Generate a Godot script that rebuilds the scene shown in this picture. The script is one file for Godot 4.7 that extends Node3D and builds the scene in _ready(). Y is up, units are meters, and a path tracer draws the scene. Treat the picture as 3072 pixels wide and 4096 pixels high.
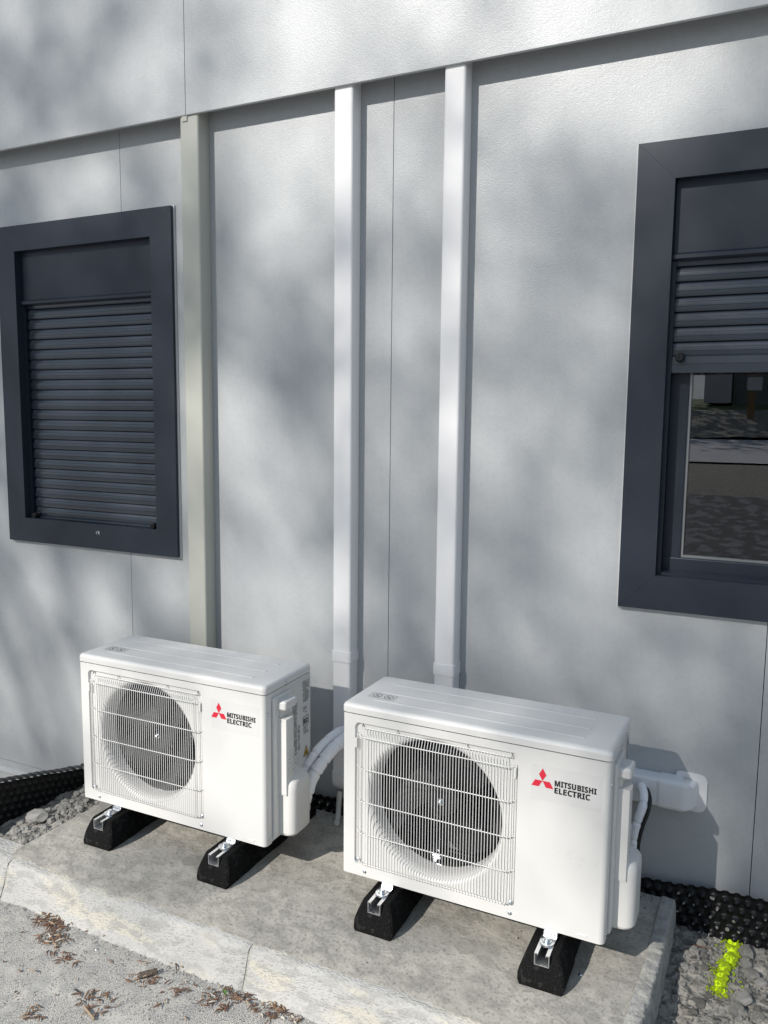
extends Node3D
# ---------------------------------------------------------------- mesh builder
class MB:
	var v := PackedVector3Array()
	var n := PackedVector3Array()
	var uv := PackedVector2Array()
	var col := PackedColorArray()
	var use_uv := false
	var use_col := false
	var cc := Color(1, 1, 1)
	var flip := false
	func put(p: Vector3, nn: Vector3, u := Vector2.ZERO) -> void:
		v.append(p); n.append(nn); uv.append(u)
		if use_col: col.append(cc)
	# corners run counter-clockwise seen from outside
	func tri(a: Vector3, b: Vector3, c: Vector3, na: Vector3, nb: Vector3, nc: Vector3, ua := Vector2.ZERO, ub := Vector2.ZERO, uc := Vector2.ZERO) -> void:
		if flip:
			put(a, na, ua); put(b, nb, ub); put(c, nc, uc)
		else:
			put(a, na, ua); put(c, nc, uc); put(b, nb, ub)
	func ftri(a: Vector3, b: Vector3, c: Vector3) -> void:
		var m := (b - a).cross(c - a).normalized()
		if flip: m = -m
		tri(a, b, c, m, m, m)
	func quad(a: Vector3, b: Vector3, c: Vector3, d: Vector3) -> void:
		var m := (c - a).cross(d - b).normalized()
		if flip: m = -m
		tri(a, b, c, m, m, m, Vector2(0, 1), Vector2(1, 1), Vector2(1, 0)); tri(a, c, d, m, m, m, Vector2(0, 1), Vector2(1, 0), Vector2(0, 0))
	func quadn(a: Vector3, b: Vector3, c: Vector3, d: Vector3, na: Vector3, nb: Vector3, nc: Vector3, nd: Vector3) -> void:
		tri(a, b, c, na, nb, nc); tri(a, c, d, na, nc, nd)
	func box(c: Vector3, s: Vector3, bs := Basis()) -> void:
		var h := s * 0.5
		for ax in 3:
			var u := (ax + 1) % 3
			var w := (ax + 2) % 3
			for sg in [-1.0, 1.0]:
				var e := [Vector3(), Vector3(), Vector3(), Vector3()]
				var k := 0
				for q in [[-1, -1], [1, -1], [1, 1], [-1, 1]]:
					var p := Vector3()
					p[ax] = h[ax] * sg; p[u] = h[u] * q[0] * sg; p[w] = h[w] * q[1]
					e[k] = c + bs * p
					k += 1
				quad(e[0], e[1], e[2], e[3])
	func rbox(c: Vector3, s: Vector3, r: float, seg := 2, bs := Basis()) -> void:
		var h := s * 0.5
		r = minf(r, minf(h.x, minf(h.y, h.z)) * 0.999)
		for ax in 3:
			var u := (ax + 1) % 3
			var w := (ax + 2) % 3
			var lu := _steps(h[u], r, seg)
			var lw := _steps(h[w], r, seg)
			for sg in [-1.0, 1.0]:
				var pts := []
				var nor := []
				for j in lw.size():
					for i in lu.size():
						var p := Vector3()
						p[ax] = h[ax] * sg; p[u] = lu[i] * sg; p[w] = lw[j]
						var inner := p.clamp(-(h - Vector3(r, r, r)), h - Vector3(r, r, r))
						var m := (p - inner).normalized()
						pts.append(c + bs * (inner + m * r)); nor.append(bs * m)
				var k := lu.size()
				for j in lw.size() - 1:
					for i in k - 1:
						var a := j * k + i
						quadn(pts[a], pts[a + 1], pts[a + k + 1], pts[a + k], nor[a], nor[a + 1], nor[a + k + 1], nor[a + k])
	func _steps(h: float, r: float, seg: int) -> Array:
		var o := []
		for i in seg + 1: o.append(-h + r * (1.0 - tan((1.0 - float(i) / seg) * PI / 4)))
		for i in seg + 1: o.append(h - r * (1.0 - tan((float(i) / seg) * PI / 4)))
		return o
	# profile (counter-clockwise) in the xy of xf, drawn out along its z
	func extrude(prof: PackedVector2Array, z0: float, z1: float, xf := Transform3D(), caps := true, smooth_deg := 35.0, cuts := 1) -> void:
		var keep := flip
		if xf.basis.determinant() < 0: flip = not flip
		var k := prof.size()
		var en := []
		for i in k:
			var e := (prof[(i + 1) % k] - prof[i]).normalized()
			en.append(Vector2(e.y, -e.x))
		var lim := cos(deg_to_rad(smooth_deg))
		for i in k:
			var j := (i + 1) % k
			var ni: Vector2 = en[i]
			var nj: Vector2 = en[i]
			var pv: Vector2 = en[(i + k - 1) % k]
			var nx: Vector2 = en[j]
			if pv.dot(en[i]) > lim: ni = (pv + en[i]).normalized()
			if nx.dot(en[i]) > lim: nj = (nx + en[i]).normalized()
			var a3 := xf.basis * Vector3(ni.x, ni.y, 0)
			var b3 := xf.basis * Vector3(nj.x, nj.y, 0)
			for q in cuts:
				var za := lerpf(z0, z1, float(q) / cuts)
				var zb := lerpf(z0, z1, float(q + 1) / cuts)
				quadn(xf * Vector3(prof[i].x, prof[i].y, za), xf * Vector3(prof[j].x, prof[j].y, za), xf * Vector3(prof[j].x, prof[j].y, zb), xf * Vector3(prof[i].x, prof[i].y, zb), a3, b3, b3, a3)
		if caps:
			var ix := Geometry2D.triangulate_polygon(prof)
			var up := xf.basis * Vector3(0, 0, 1)
			for t in range(0, ix.size(), 3):
				var a := prof[ix[t]]
				var b := prof[ix[t + 1]]
				var c := prof[ix[t + 2]]
				if (b - a).cross(c - a) < 0:
					var s := b
					b = c; c = s
				tri(xf * Vector3(a.x, a.y, z1), xf * Vector3(b.x, b.y, z1), xf * Vector3(c.x, c.y, z1), up, up, up)
				tri(xf * Vector3(a.x, a.y, z0), xf * Vector3(c.x, c.y, z0), xf * Vector3(b.x, b.y, z0), -up, -up, -up)
		flip = keep
	func tube(path: Array, rad, sides := 8, caps := true) -> void:
		var k := path.size()
		var t0: Vector3 = (path[1] - path[0]).normalized()
		var x := t0.cross(Vector3(0.31, 0.72, 0.61)).normalized()
		var prev := []
		var prevn := []
		for i in k:
			var t: Vector3 = (path[mini(i + 1, k - 1)] - path[maxi(i - 1, 0)]).normalized()
			x = (x - t * x.dot(t)).normalized()
			var y := t.cross(x)
			var r: float = rad[i] if rad is Array else rad
			var ring := []
			var rn := []
			for s in sides:
				var a := TAU * s / sides
				var d := x * cos(a) + y * sin(a)
				ring.append(path[i] + d * r); rn.append(d)
			if i > 0:
				for s in sides:
					var q := (s + 1) % sides
					quadn(prev[s], prev[q], ring[q], ring[s], prevn[s], prevn[q], rn[q], rn[s])
			if caps and (i == 0 or i == k - 1):
				for s in range(1, sides - 1):
					if i == 0: ftri(ring[0], ring[s + 1], ring[s])
					else: ftri(ring[0], ring[s], ring[s + 1])
			prev = ring
			prevn = rn
	# profile of (radius, height) turned about the y axis of xf
	func lathe(prof: Array, xf := Transform3D(), sides := 16) -> void:
		for i in prof.size() - 1:
			var a: Vector2 = prof[i]
			var b: Vector2 = prof[i + 1]
			var e := (b - a).normalized()
			var m := Vector2(e.y, -e.x)
			for s in sides:
				var p0 := TAU * s / sides
				var p1 := TAU * (s + 1) / sides
				var d0 := Vector3(cos(p0), 0, -sin(p0))
				var d1 := Vector3(cos(p1), 0, -sin(p1))
				var up := Vector3(0, 1, 0)
				var n0 := xf.basis * (d0 * m.x + up * m.y)
				var n1 := xf.basis * (d1 * m.x + up * m.y)
				quadn(xf * (d0 * a.x + up * a.y), xf * (d1 * a.x + up * a.y), xf * (d1 * b.x + up * b.y), xf * (d0 * b.x + up * b.y), n0, n1, n1, n0)
	# outward is du x dv
	func grid(nu: int, nv: int, f: Callable, flat := false) -> void:
		var p := []
		for j in nv + 1:
			for i in nu + 1: p.append(f.call(float(i) / nu, float(j) / nv))
		var k := nu + 1
		var m := []
		if not flat:
			for j in nv + 1:
				for i in k:
					var du: Vector3 = p[j * k + mini(i + 1, nu)] - p[j * k + maxi(i - 1, 0)]
					var dv: Vector3 = p[mini(j + 1, nv) * k + i] - p[maxi(j - 1, 0) * k + i]
					m.append(du.cross(dv).normalized())
		for j in nv:
			for i in nu:
				var a := j * k + i
				if flat: quad(p[a], p[a + 1], p[a + k + 1], p[a + k])
				else:
					quadn(p[a], p[a + 1], p[a + k + 1], p[a + k], m[a], m[a + 1], m[a + k + 1], m[a + k])
	# strip between two loops of the same length, b nearer the viewer's inside
	func strip(a: Array, b: Array, closed := true, smooth := false) -> void:
		var k := a.size()
		for i in (k if closed else k - 1):
			var j := (i + 1) % k
			if smooth:
				var mi: Vector3 = (a[j] - a[(i + k - 1) % k]).cross(b[i] - a[i]).normalized()
				var mj: Vector3 = (a[(j + 1) % k] - a[i]).cross(b[j] - a[j]).normalized()
				quadn(a[i], a[j], b[j], b[i], mi, mj, mj, mi)
			else: quad(a[i], a[j], b[j], b[i])
	func done() -> ArrayMesh:
		var ar := []
		ar.resize(Mesh.ARRAY_MAX)
		ar[Mesh.ARRAY_VERTEX] = v
		ar[Mesh.ARRAY_NORMAL] = n
		if use_uv: ar[Mesh.ARRAY_TEX_UV] = uv
		if use_col: ar[Mesh.ARRAY_COLOR] = col
		var am := ArrayMesh.new()
		am.add_surface_from_arrays(Mesh.PRIMITIVE_TRIANGLES, ar)
		return am

var used_names := {}
var rng := RandomNumberGenerator.new()
var M := {}
var FN := FastNoiseLite.new()

func numbered(called: String) -> String:
	var k: int = used_names.get(called, 0)
	used_names[called] = k + 1
	return called if k == 0 else "%s_%03d" % [called, k]
func obj(called: String, mesh: Mesh, m: Material, parent: Node = null) -> MeshInstance3D:
	var o := MeshInstance3D.new()
	o.mesh = mesh
	o.material_override = m
	if parent == null:
		o.name = numbered(called); add_child(o)
	else:
		o.name = called; parent.add_child(o, true)
	return o
func build(b: MB, called: String, m: Material, parent: Node = null) -> MeshInstance3D:
	return obj(called, b.done(), m, parent)
func node(called: String, parent: Node, at := Vector3.ZERO) -> Node3D:
	var o := Node3D.new()
	o.position = at
	if parent == null:
		o.name = numbered(called); add_child(o)
	else:
		o.name = called; parent.add_child(o, true)
	return o
func tag(o: Node, label := "", category := "", group := "", kind := "") -> Node:
	if label: o.set_meta("label", label)
	if category: o.set_meta("category", category)
	if group: o.set_meta("group", group)
	if kind: o.set_meta("kind", kind)
	return o
func setting(o: Node, label: String) -> Node:
	return tag(o, label, "", "", "structure")

# ---------------------------------------------------------------- textures and materials
func S(r: float, g: float, b: float, a := 1.0) -> Color:
	var c := Color(r, g, b).linear_to_srgb()
	c.a = a
	return c
func noise_bytes(size: int, cells: float, sd: int, kind := "simplex", oct := 4) -> PackedByteArray:
	var f := FastNoiseLite.new()
	f.seed = sd
	f.frequency = cells / size
	f.noise_type = FastNoiseLite.TYPE_CELLULAR if kind == "cell" else FastNoiseLite.TYPE_SIMPLEX_SMOOTH
	if kind == "cell": f.cellular_return_type = FastNoiseLite.RETURN_DISTANCE
	f.fractal_type = FastNoiseLite.FRACTAL_RIDGED if kind == "ridge" else FastNoiseLite.FRACTAL_FBM
	if kind == "cell": f.fractal_type = FastNoiseLite.FRACTAL_NONE
	f.fractal_octaves = oct
	var im := f.get_seamless_image(size, size, false, false, 0.12, true)
	im.convert(Image.FORMAT_L8)
	return im.get_data()
# value noise on wrapping lattices, so that it repeats without a seam
func tile_noise(size: int, cells: Array, weight: Array, sd: int) -> PackedByteArray:
	var r := RandomNumberGenerator.new()
	r.seed = sd
	var acc := PackedFloat32Array()
	acc.resize(size * size)
	for k in cells.size():
		var c: int = cells[k]
		var lat := PackedFloat32Array()
		lat.resize(c * c)
		for i in c * c: lat[i] = r.randf()
		var step := float(c) / size
		var xi := PackedInt32Array()
		var xf := PackedFloat32Array()
		for i in size:
			var f := i * step
			xi.append(int(f))
			var t := f - int(f)
			xf.append(t * t * (3.0 - 2.0 * t))
		for y in size:
			var y0 := xi[y] * c
			var y1 := ((xi[y] + 1) % c) * c
			var fy := xf[y]
			for x in size:
				var x0 := xi[x]
				var x1 := (x0 + 1) % c
				var fx := xf[x]
				var top := lat[y0 + x0] + (lat[y0 + x1] - lat[y0 + x0]) * fx
				var bot := lat[y1 + x0] + (lat[y1 + x1] - lat[y1 + x0]) * fx
				acc[y * size + x] += (top + (bot - top) * fy) * weight[k]
	var out := PackedByteArray()
	out.resize(size * size)
	for i in size * size: out[i] = int(clampf(acc[i], 0.0, 1.0) * 255.0)
	return out
# base colour, then layers [bytes, colour, low, high, amount]; all colours linear
func mix_tex(size: int, base: Color, layers: Array) -> ImageTexture:
	var n := size * size
	var out := PackedByteArray()
	out.resize(n * 3)
	var lut := []
	for l in layers:
		var t := PackedFloat32Array()
		t.resize(256)
		for i in 256: t[i] = smoothstep(l[2], l[3], i / 255.0) * l[4]
		lut.append(t)
	var gam := PackedByteArray()
	gam.resize(1025)
	for i in 1025: gam[i] = int(round(Color(i / 1024.0, 0, 0).linear_to_srgb().r * 255.0))
	for i in n:
		var r := base.r
		var g := base.g
		var b := base.b
		for k in layers.size():
			var w: float = lut[k][layers[k][0][i]]
			if w > 0.002:
				var c: Color = layers[k][1]
				r += (c.r - r) * w
				g += (c.g - g) * w
				b += (c.b - b) * w
		out[i * 3] = gam[int(r * 1024.0)]
		out[i * 3 + 1] = gam[int(g * 1024.0)]
		out[i * 3 + 2] = gam[int(b * 1024.0)]
	return ImageTexture.create_from_image(Image.create_from_data(size, size, false, Image.FORMAT_RGB8, out))
func grey_tex(size: int, by: PackedByteArray) -> ImageTexture:
	return ImageTexture.create_from_image(Image.create_from_data(size, size, false, Image.FORMAT_L8, by))
func mat(c: Color, rough := 0.5, metal := 0.0, spec := 0.5) -> StandardMaterial3D:
	var m := StandardMaterial3D.new()
	m.albedo_color = c.linear_to_srgb()
	m.roughness = rough
	m.metallic = metal
	m.metallic_specular = spec
	m.cull_mode = BaseMaterial3D.CULL_DISABLED
	return m
func planar(m: StandardMaterial3D, per_metre: float, tex: Texture2D = null, bump: Texture2D = null, depth_cm := 0.0, world := true) -> StandardMaterial3D:
	m.uv1_triplanar = true
	m.uv1_world_triplanar = world
	m.uv1_triplanar_sharpness = 4.0
	m.uv1_scale = Vector3.ONE * per_metre
	if tex:
		m.albedo_texture = tex
		m.albedo_color = Color(1, 1, 1)
	if bump:
		m.heightmap_enabled = true
		m.heightmap_texture = bump
		m.heightmap_scale = depth_cm
	return m

func stretched(m: StandardMaterial3D, s: Vector3) -> StandardMaterial3D:
	m.uv1_scale = s
	return m
func make_materials() -> void:
	# embossed coated steel of the wall panels
	var em := tile_noise(512, [64, 128], [0.65, 0.35], 3)
	var emt := grey_tex(512, em)
	var soft := noise_bytes(512, 5.0, 8, "simplex", 4)
	M.wall = planar(mat(Color(0.415, 0.428, 0.433), 0.37, 0.0, 0.46), 6.5, mix_tex(512, Color(0.415, 0.428, 0.433), [[soft, Color(0.385, 0.40, 0.407), 0.4, 0.75, 0.5], [em, Color(0.445, 0.458, 0.463), 0.55, 0.8, 0.5]]), emt, 0.05)
	M.joint = mat(Color(0.05, 0.05, 0.055), 0.8)
	M.seal = mat(Color(0.6, 0.61, 0.62), 0.5)
	M.pvc = mat(Color(0.735, 0.73, 0.725), 0.46)
	M.beige = mat(Color(0.42, 0.425, 0.375), 0.4)
	M.lip = mat(Color(0.34, 0.35, 0.35), 0.5)
	M.anth = planar(mat(Color(0.0125, 0.0185, 0.031), 0.42, 0.0, 0.5), 3.0, mix_tex(512, Color(0.0125, 0.0185, 0.031), [[soft, Color(0.0145, 0.021, 0.034), 0.45, 0.8, 0.5], [noise_bytes(512, 30, 17, "ridge", 3), Color(0.07, 0.08, 0.09), 0.93, 1.0, 0.5]]))
	M.anth_slat = mat(Color(0.0165, 0.0245, 0.037), 0.26, 0.0, 0.68)
	M.black_plastic = mat(Color(0.008, 0.008, 0.009), 0.35)
	M.gasket = mat(Color(0.30, 0.31, 0.31), 0.3, 0.6)
	M.ivory = mat(Color(0.635, 0.628, 0.605), 0.36)
	M.ivory_plastic = mat(Color(0.63, 0.624, 0.60), 0.42)
	M.wire = mat(Color(0.70, 0.695, 0.675), 0.35)
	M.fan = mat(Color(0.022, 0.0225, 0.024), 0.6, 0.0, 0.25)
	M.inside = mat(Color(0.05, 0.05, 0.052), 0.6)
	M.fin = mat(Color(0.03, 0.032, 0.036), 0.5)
	M.steel = planar(mat(Color(0.62, 0.64, 0.66), 0.28, 1.0), 14.0, mix_tex(256, Color(0.62, 0.64, 0.66), [[noise_bytes(256, 8, 21, "cell", 1), Color(0.45, 0.47, 0.5), 0.3, 0.8, 0.6]]), null, 0.0, false)
	M.zinc = mat(Color(0.6, 0.64, 0.66), 0.25, 1.0)
	M.alu = mat(Color(0.68, 0.69, 0.7), 0.38, 1.0)
	var crumb := noise_bytes(512, 60.0, 31, "cell", 1)
	var rn := noise_bytes(512, 6.0, 32, "simplex", 4)
	M.rubber = planar(mat(Color(0.012, 0.012, 0.012), 0.85, 0.0, 0.22), 4.0, mix_tex(512, Color(0.006, 0.006, 0.006), [[crumb, Color(0.011, 0.011, 0.011), 0.3, 0.7, 0.8], [rn, Color(0.03, 0.03, 0.029), 0.68, 0.82, 0.6], [noise_bytes(512, 90, 33, "simplex", 1), Color(0.12, 0.12, 0.11), 0.86, 0.95, 0.7]]), grey_tex(512, crumb), 0.15, false)
	M.membrane = mat(Color(0.006, 0.0063, 0.0068), 0.38, 0.0, 0.4)
	M.membrane_dust = mat(Color(0.2, 0.195, 0.18), 0.9)
	M.wrap = mat(Color(0.84, 0.845, 0.86), 0.6)
	M.cable = mat(Color(0.01, 0.01, 0.011), 0.5)
	M.hose = mat(Color(0.62, 0.61, 0.57), 0.45)
	M.red = mat(Color(0.62, 0.02, 0.045), 0.4)
	M.ink = mat(Color(0.008, 0.008, 0.012), 0.45)
	M.print_grey = mat(Color(0.12, 0.12, 0.12), 0.5)
	M.yellow = mat(Color(0.62, 0.40, 0.05), 0.45)
	M.sticker = mat(Color(0.615, 0.608, 0.59), 0.24)
	M.label_paper = mat(Color(0.60, 0.60, 0.58), 0.4)
	# concrete of the slab
	var a := noise_bytes(1024, 4.0, 41, "simplex", 5)
	var b := noise_bytes(1024, 12.0, 42, "simplex", 5)
	var c := noise_bytes(1024, 70.0, 43, "simplex", 2)
	var d := noise_bytes(1024, 9.0, 44, "ridge", 4)
	var e := noise_bytes(1024, 150.0, 45, "simplex", 1)
	M.slab = planar(mat(Color(1, 1, 1), 0.9), 1.0, mix_tex(1024, Color(0.335, 0.32, 0.28), [[a, Color(0.40, 0.38, 0.33), 0.42, 0.65, 0.8], [b, Color(0.25, 0.24, 0.21), 0.5, 0.72, 0.6], [noise_bytes(1024, 30, 48, "ridge", 3), Color(0.42, 0.40, 0.355), 0.8, 0.98, 0.45], [d, Color(0.50, 0.485, 0.44), 0.86, 0.99, 0.55], [c, Color(0.15, 0.14, 0.125), 0.58, 0.8, 0.5], [e, Color(0.46, 0.45, 0.42), 0.8, 0.9, 0.6]]), grey_tex(1024, b), 0.5)
	M.kerb = stretched(planar(mat(Color(1, 1, 1), 0.92), 1.3, mix_tex(1024, Color(0.43, 0.425, 0.40), [[a, Color(0.50, 0.475, 0.40), 0.48, 0.64, 0.85], [b, Color(0.33, 0.325, 0.305), 0.5, 0.7, 0.8], [noise_bytes(1024, 24, 49, "ridge", 4), Color(0.53, 0.515, 0.46), 0.78, 0.98, 0.5], [d, Color(0.50, 0.49, 0.45), 0.88, 1.0, 0.5], [c, Color(0.25, 0.245, 0.235), 0.66, 0.85, 0.7], [e, Color(0.12, 0.12, 0.115), 0.82, 0.9, 0.7]]), grey_tex(1024, c), 0.25), Vector3(0.7, 2.2, 2.2))
	M.lip_stone = planar(mat(Color(1, 1, 1), 0.92), 1.6, mix_tex(1024, Color(0.36, 0.355, 0.335), [[a, Color(0.43, 0.42, 0.375), 0.48, 0.66, 0.8], [b, Color(0.27, 0.265, 0.25), 0.5, 0.72, 0.8], [c, Color(0.23, 0.225, 0.21), 0.62, 0.82, 0.7]]), grey_tex(1024, b), 0.6)
	M.mortar = planar(mat(Color(1, 1, 1), 0.95), 4.0, mix_tex(256, Color(0.42, 0.41, 0.36), [[noise_bytes(256, 22, 46), Color(0.33, 0.32, 0.29), 0.5, 0.75, 0.8]]), grey_tex(256, noise_bytes(256, 26, 47)), 0.5)
	# road surface: pale worn asphalt with visible aggregate
	var ag := noise_bytes(1024, 120.0, 51, "cell", 1)
	var ag2 := noise_bytes(1024, 200.0, 52, "simplex", 2)
	M.road = planar(mat(Color(1, 1, 1), 0.92), 1.4, mix_tex(1024, Color(0.46, 0.44, 0.40), [[a, Color(0.55, 0.525, 0.47), 0.45, 0.66, 0.8], [b, Color(0.32, 0.315, 0.305), 0.5, 0.72, 0.6], [ag, Color(0.20, 0.195, 0.185), 0.40, 0.75, 0.85], [ag2, Color(0.72, 0.70, 0.65), 0.6, 0.76, 0.85], [ag2, Color(0.08, 0.08, 0.08), 0.38, 0.24, 0.85]]), grey_tex(1024, ag2), 0.35)
	M.earth = planar(mat(Color(1, 1, 1), 0.95), 2.0, mix_tex(1024, Color(0.27, 0.255, 0.225), [[a, Color(0.35, 0.33, 0.29), 0.45, 0.66, 0.8], [b, Color(0.10, 0.093, 0.08), 0.5, 0.75, 0.7], [c, Color(0.28, 0.27, 0.24), 0.6, 0.8, 0.8], [ag2, Color(0.07, 0.065, 0.055), 0.62, 0.8, 0.6]]), grey_tex(1024, b), 1.6)
	var sb := noise_bytes(256, 14.0, 61, "simplex", 4)
	M.stones = []
	for k in [Color(0.58, 0.56, 0.515), Color(0.50, 0.485, 0.44), Color(0.66, 0.64, 0.59), Color(0.30, 0.285, 0.255)]:
		M.stones.append(planar(mat(Color(1, 1, 1), 0.95), 6.0, mix_tex(256, k, [[sb, k * 0.7, 0.45, 0.7, 0.8], [noise_bytes(256, 40, 62), k * 1.2, 0.6, 0.8, 0.6]]), grey_tex(256, sb), 0.5, false))
	M.paint = planar(mat(Color(0.62, 0.86, 0.015), 0.8), 6.0, mix_tex(256, Color(0.72, 0.98, 0.006), [[sb, Color(0.6, 0.86, 0.01), 0.5, 0.7, 0.7]]), grey_tex(256, sb), 0.5, false)
	M.catkin = [mat(Color(0.14, 0.062, 0.03), 0.9), mat(Color(0.19, 0.10, 0.055), 0.9), mat(Color(0.10, 0.055, 0.035), 0.9), mat(Color(0.28, 0.19, 0.11), 0.9)]
	M.bark = planar(mat(Color(1, 1, 1), 0.95), 8.0, mix_tex(256, Color(0.16, 0.125, 0.095), [[noise_bytes(256, 10, 71, "ridge"), Color(0.05, 0.04, 0.03), 0.7, 0.95, 0.8]]), grey_tex(256, noise_bytes(256, 10, 71, "ridge")), 1.0, false)
	M.tree_bark = mat(Color(0.07, 0.055, 0.042), 0.95)
	M.leaf = mat(Color(0.055, 0.085, 0.03), 0.7)
	M.leaf.backlight_enabled = true
	M.leaf.backlight = Color(0.2, 0.3, 0.1)
	M.green_leaf = mat(Color(0.07, 0.16, 0.03), 0.6)
	M.grass = mat(Color(0.085, 0.12, 0.035), 0.95)
	M.asphalt_painted_shade = planar(mat(Color(1, 1, 1), 0.9), 0.5, mix_tex(512, Color(0.06, 0.062, 0.07), [[noise_bytes(512, 9, 81), Color(0.19, 0.195, 0.21), 0.45, 0.62, 0.9]]))  # dark base and paler blotches paint tree shade into the asphalt colour
	M.far_asphalt = mat(Color(0.44, 0.44, 0.47), 0.9)
	M.far_kerb = mat(Color(0.05, 0.05, 0.055), 0.9)
	M.far_white = mat(Color(0.5, 0.5, 0.52), 0.6)
	M.far_green = mat(Color(0.13, 0.15, 0.14), 0.6)
	M.wood = mat(Color(0.22, 0.14, 0.06), 0.8)
	M.room = mat(Color(0.05, 0.05, 0.05), 0.9)
	M.pane = mat(Color(0.55, 0.6, 0.6), 0.0, 0.0, 0.7)
	M.pane.transparency = BaseMaterial3D.TRANSPARENCY_ALPHA
	M.pane.albedo_color.a = 0.0

# ---------------------------------------------------------------- the outdoor units
const UW := 0.8
const UH := 0.543
const UL := 0.513
const UD := 0.285
const RL := 0.0413
const RR := 0.5494
const RT := 0.4885
const RB := 0.0341
func rrect_loop(x0: float, x1: float, y0: float, y1: float, r: float, z: float) -> Array:
	var o := []
	var cs := [[x1 - r, y0 + r, -PI / 2], [x1 - r, y1 - r, 0.0], [x0 + r, y1 - r, PI / 2], [x0 + r, y0 + r, PI]]
	for k in 4:
		for i in 5:
			var a: float = cs[k][2] + PI / 2 * i / 4
			o.append(Vector3(cs[k][0] + r * cos(a), cs[k][1] + r * sin(a), z))
		var nx: Array = cs[(k + 1) % 4]
		var e0: Vector3 = o[o.size() - 1]
		var e1 := Vector3(nx[0] + r * cos(nx[2]), nx[1] + r * sin(nx[2]), z)
		for i in range(1, 14): o.append(e0.lerp(e1, i / 14.0))
	return o
func wire_z(x: float) -> float:
	var d := minf(x - RL, RR - x)
	return lerpf(-0.004, 0.0125, smoothstep(0.003, 0.034, d))
func screw(parent: Node, at: Vector3, dir: Vector3, r := 0.0045) -> void:
	var b := MB.new()
	var y := dir.normalized()
	var x := y.cross(Vector3(0.3, 0.5, 0.8)).normalized()
	b.lathe([Vector2(r * 1.25, 0), Vector2(r * 1.25, r * 0.25), Vector2(r, r * 0.45), Vector2(r * 0.7, r * 0.7), Vector2(r * 0.25, r * 0.8), Vector2(0.0001, r * 0.6)], Transform3D(Basis(x, y, x.cross(y)), at), 12)
	build(b, "screw", M.zinc, parent)
func text_mesh(s: String, h: float, w: float, depth := 0.0006) -> TextMesh:
	var f := SystemFont.new()
	f.font_names = PackedStringArray(["Droid Sans"])
	f.font_weight = 700
	var t := TextMesh.new()
	t.text = s
	var fv := FontVariation.new()
	fv.base_font = f
	fv.variation_embolden = 0.6
	t.font = fv
	t.font_size = 64
	t.pixel_size = 0.001
	t.depth = depth
	t.curve_step = 1.0
	t.horizontal_alignment = HORIZONTAL_ALIGNMENT_LEFT
	t.vertical_alignment = VERTICAL_ALIGNMENT_BOTTOM
	t.set_meta("want", Vector2(w, h))
	return t
func put_text(parent: Node, called: String, s: String, at: Vector3, w: float, h: float, bs: Basis, m: Material) -> void:
	var t := text_mesh(s, h, w)
	var bb := t.get_aabb()
	var o := obj(called, t, m, parent)
	var sc := Vector3(w / bb.size.x, h / bb.size.y, 1.0)
	o.transform = Transform3D(bs * Basis.from_scale(sc), at) * Transform3D(Basis(), -Vector3(bb.position.x, bb.position.y, 0))
func rhomb(c: Vector2, dir: Vector2, long: float, short: float) -> PackedVector2Array:
	var s := Vector2(-dir.y, dir.x)
	return PackedVector2Array([c, c + dir * long * 0.5 - s * short * 0.5, c + dir * long, c + dir * long * 0.5 + s * short * 0.5])
func fine_print(parent: Node, z0: float, z1: float, y0: float, y1: float, rows: int, sd: int) -> void:
	# flat print on the side panel: rows of tiny type, laid on as ink
	var b := MB.new()
	var r := RandomNumberGenerator.new()
	r.seed = sd
	var hh := (y1 - y0) / rows
	for i in rows:
		var y := y1 - (i + 0.5) * hh
		var z := z1
		while z > z0 + 0.004:
			var l := minf(r.randf_range(0.003, 0.011), z - z0)
			if r.randf() < 0.86: b.quad(Vector3(0.7998, y - hh * 0.24, z), Vector3(0.7998, y - hh * 0.24, z - l), Vector3(0.7998, y + hh * 0.24, z - l), Vector3(0.7998, y + hh * 0.24, z))
			z -= l + 0.0015
	build(b, "fine_print", M.print_grey, parent)
func ring_stroke(b: MB, c: Vector3, r: float, w: float, sq: float) -> void:
	for i in 24:
		var a := TAU * i / 24
		var q := TAU * (i + 1) / 24
		b.quad(c + Vector3(cos(a) * r * sq, 0, -sin(a) * r), c + Vector3(cos(q) * r * sq, 0, -sin(q) * r), c + Vector3(cos(q) * (r - w) * sq, 0, -sin(q) * (r - w)), c + Vector3(cos(a) * (r - w) * sq, 0, -sin(a) * (r - w)))
func line_stroke(b: MB, p: Vector3, q: Vector3, w: float) -> void:
	var s := (q - p).normalized().cross(Vector3.UP) * w * 0.5
	b.quad(p - s, q - s, q + s, p + s)

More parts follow.
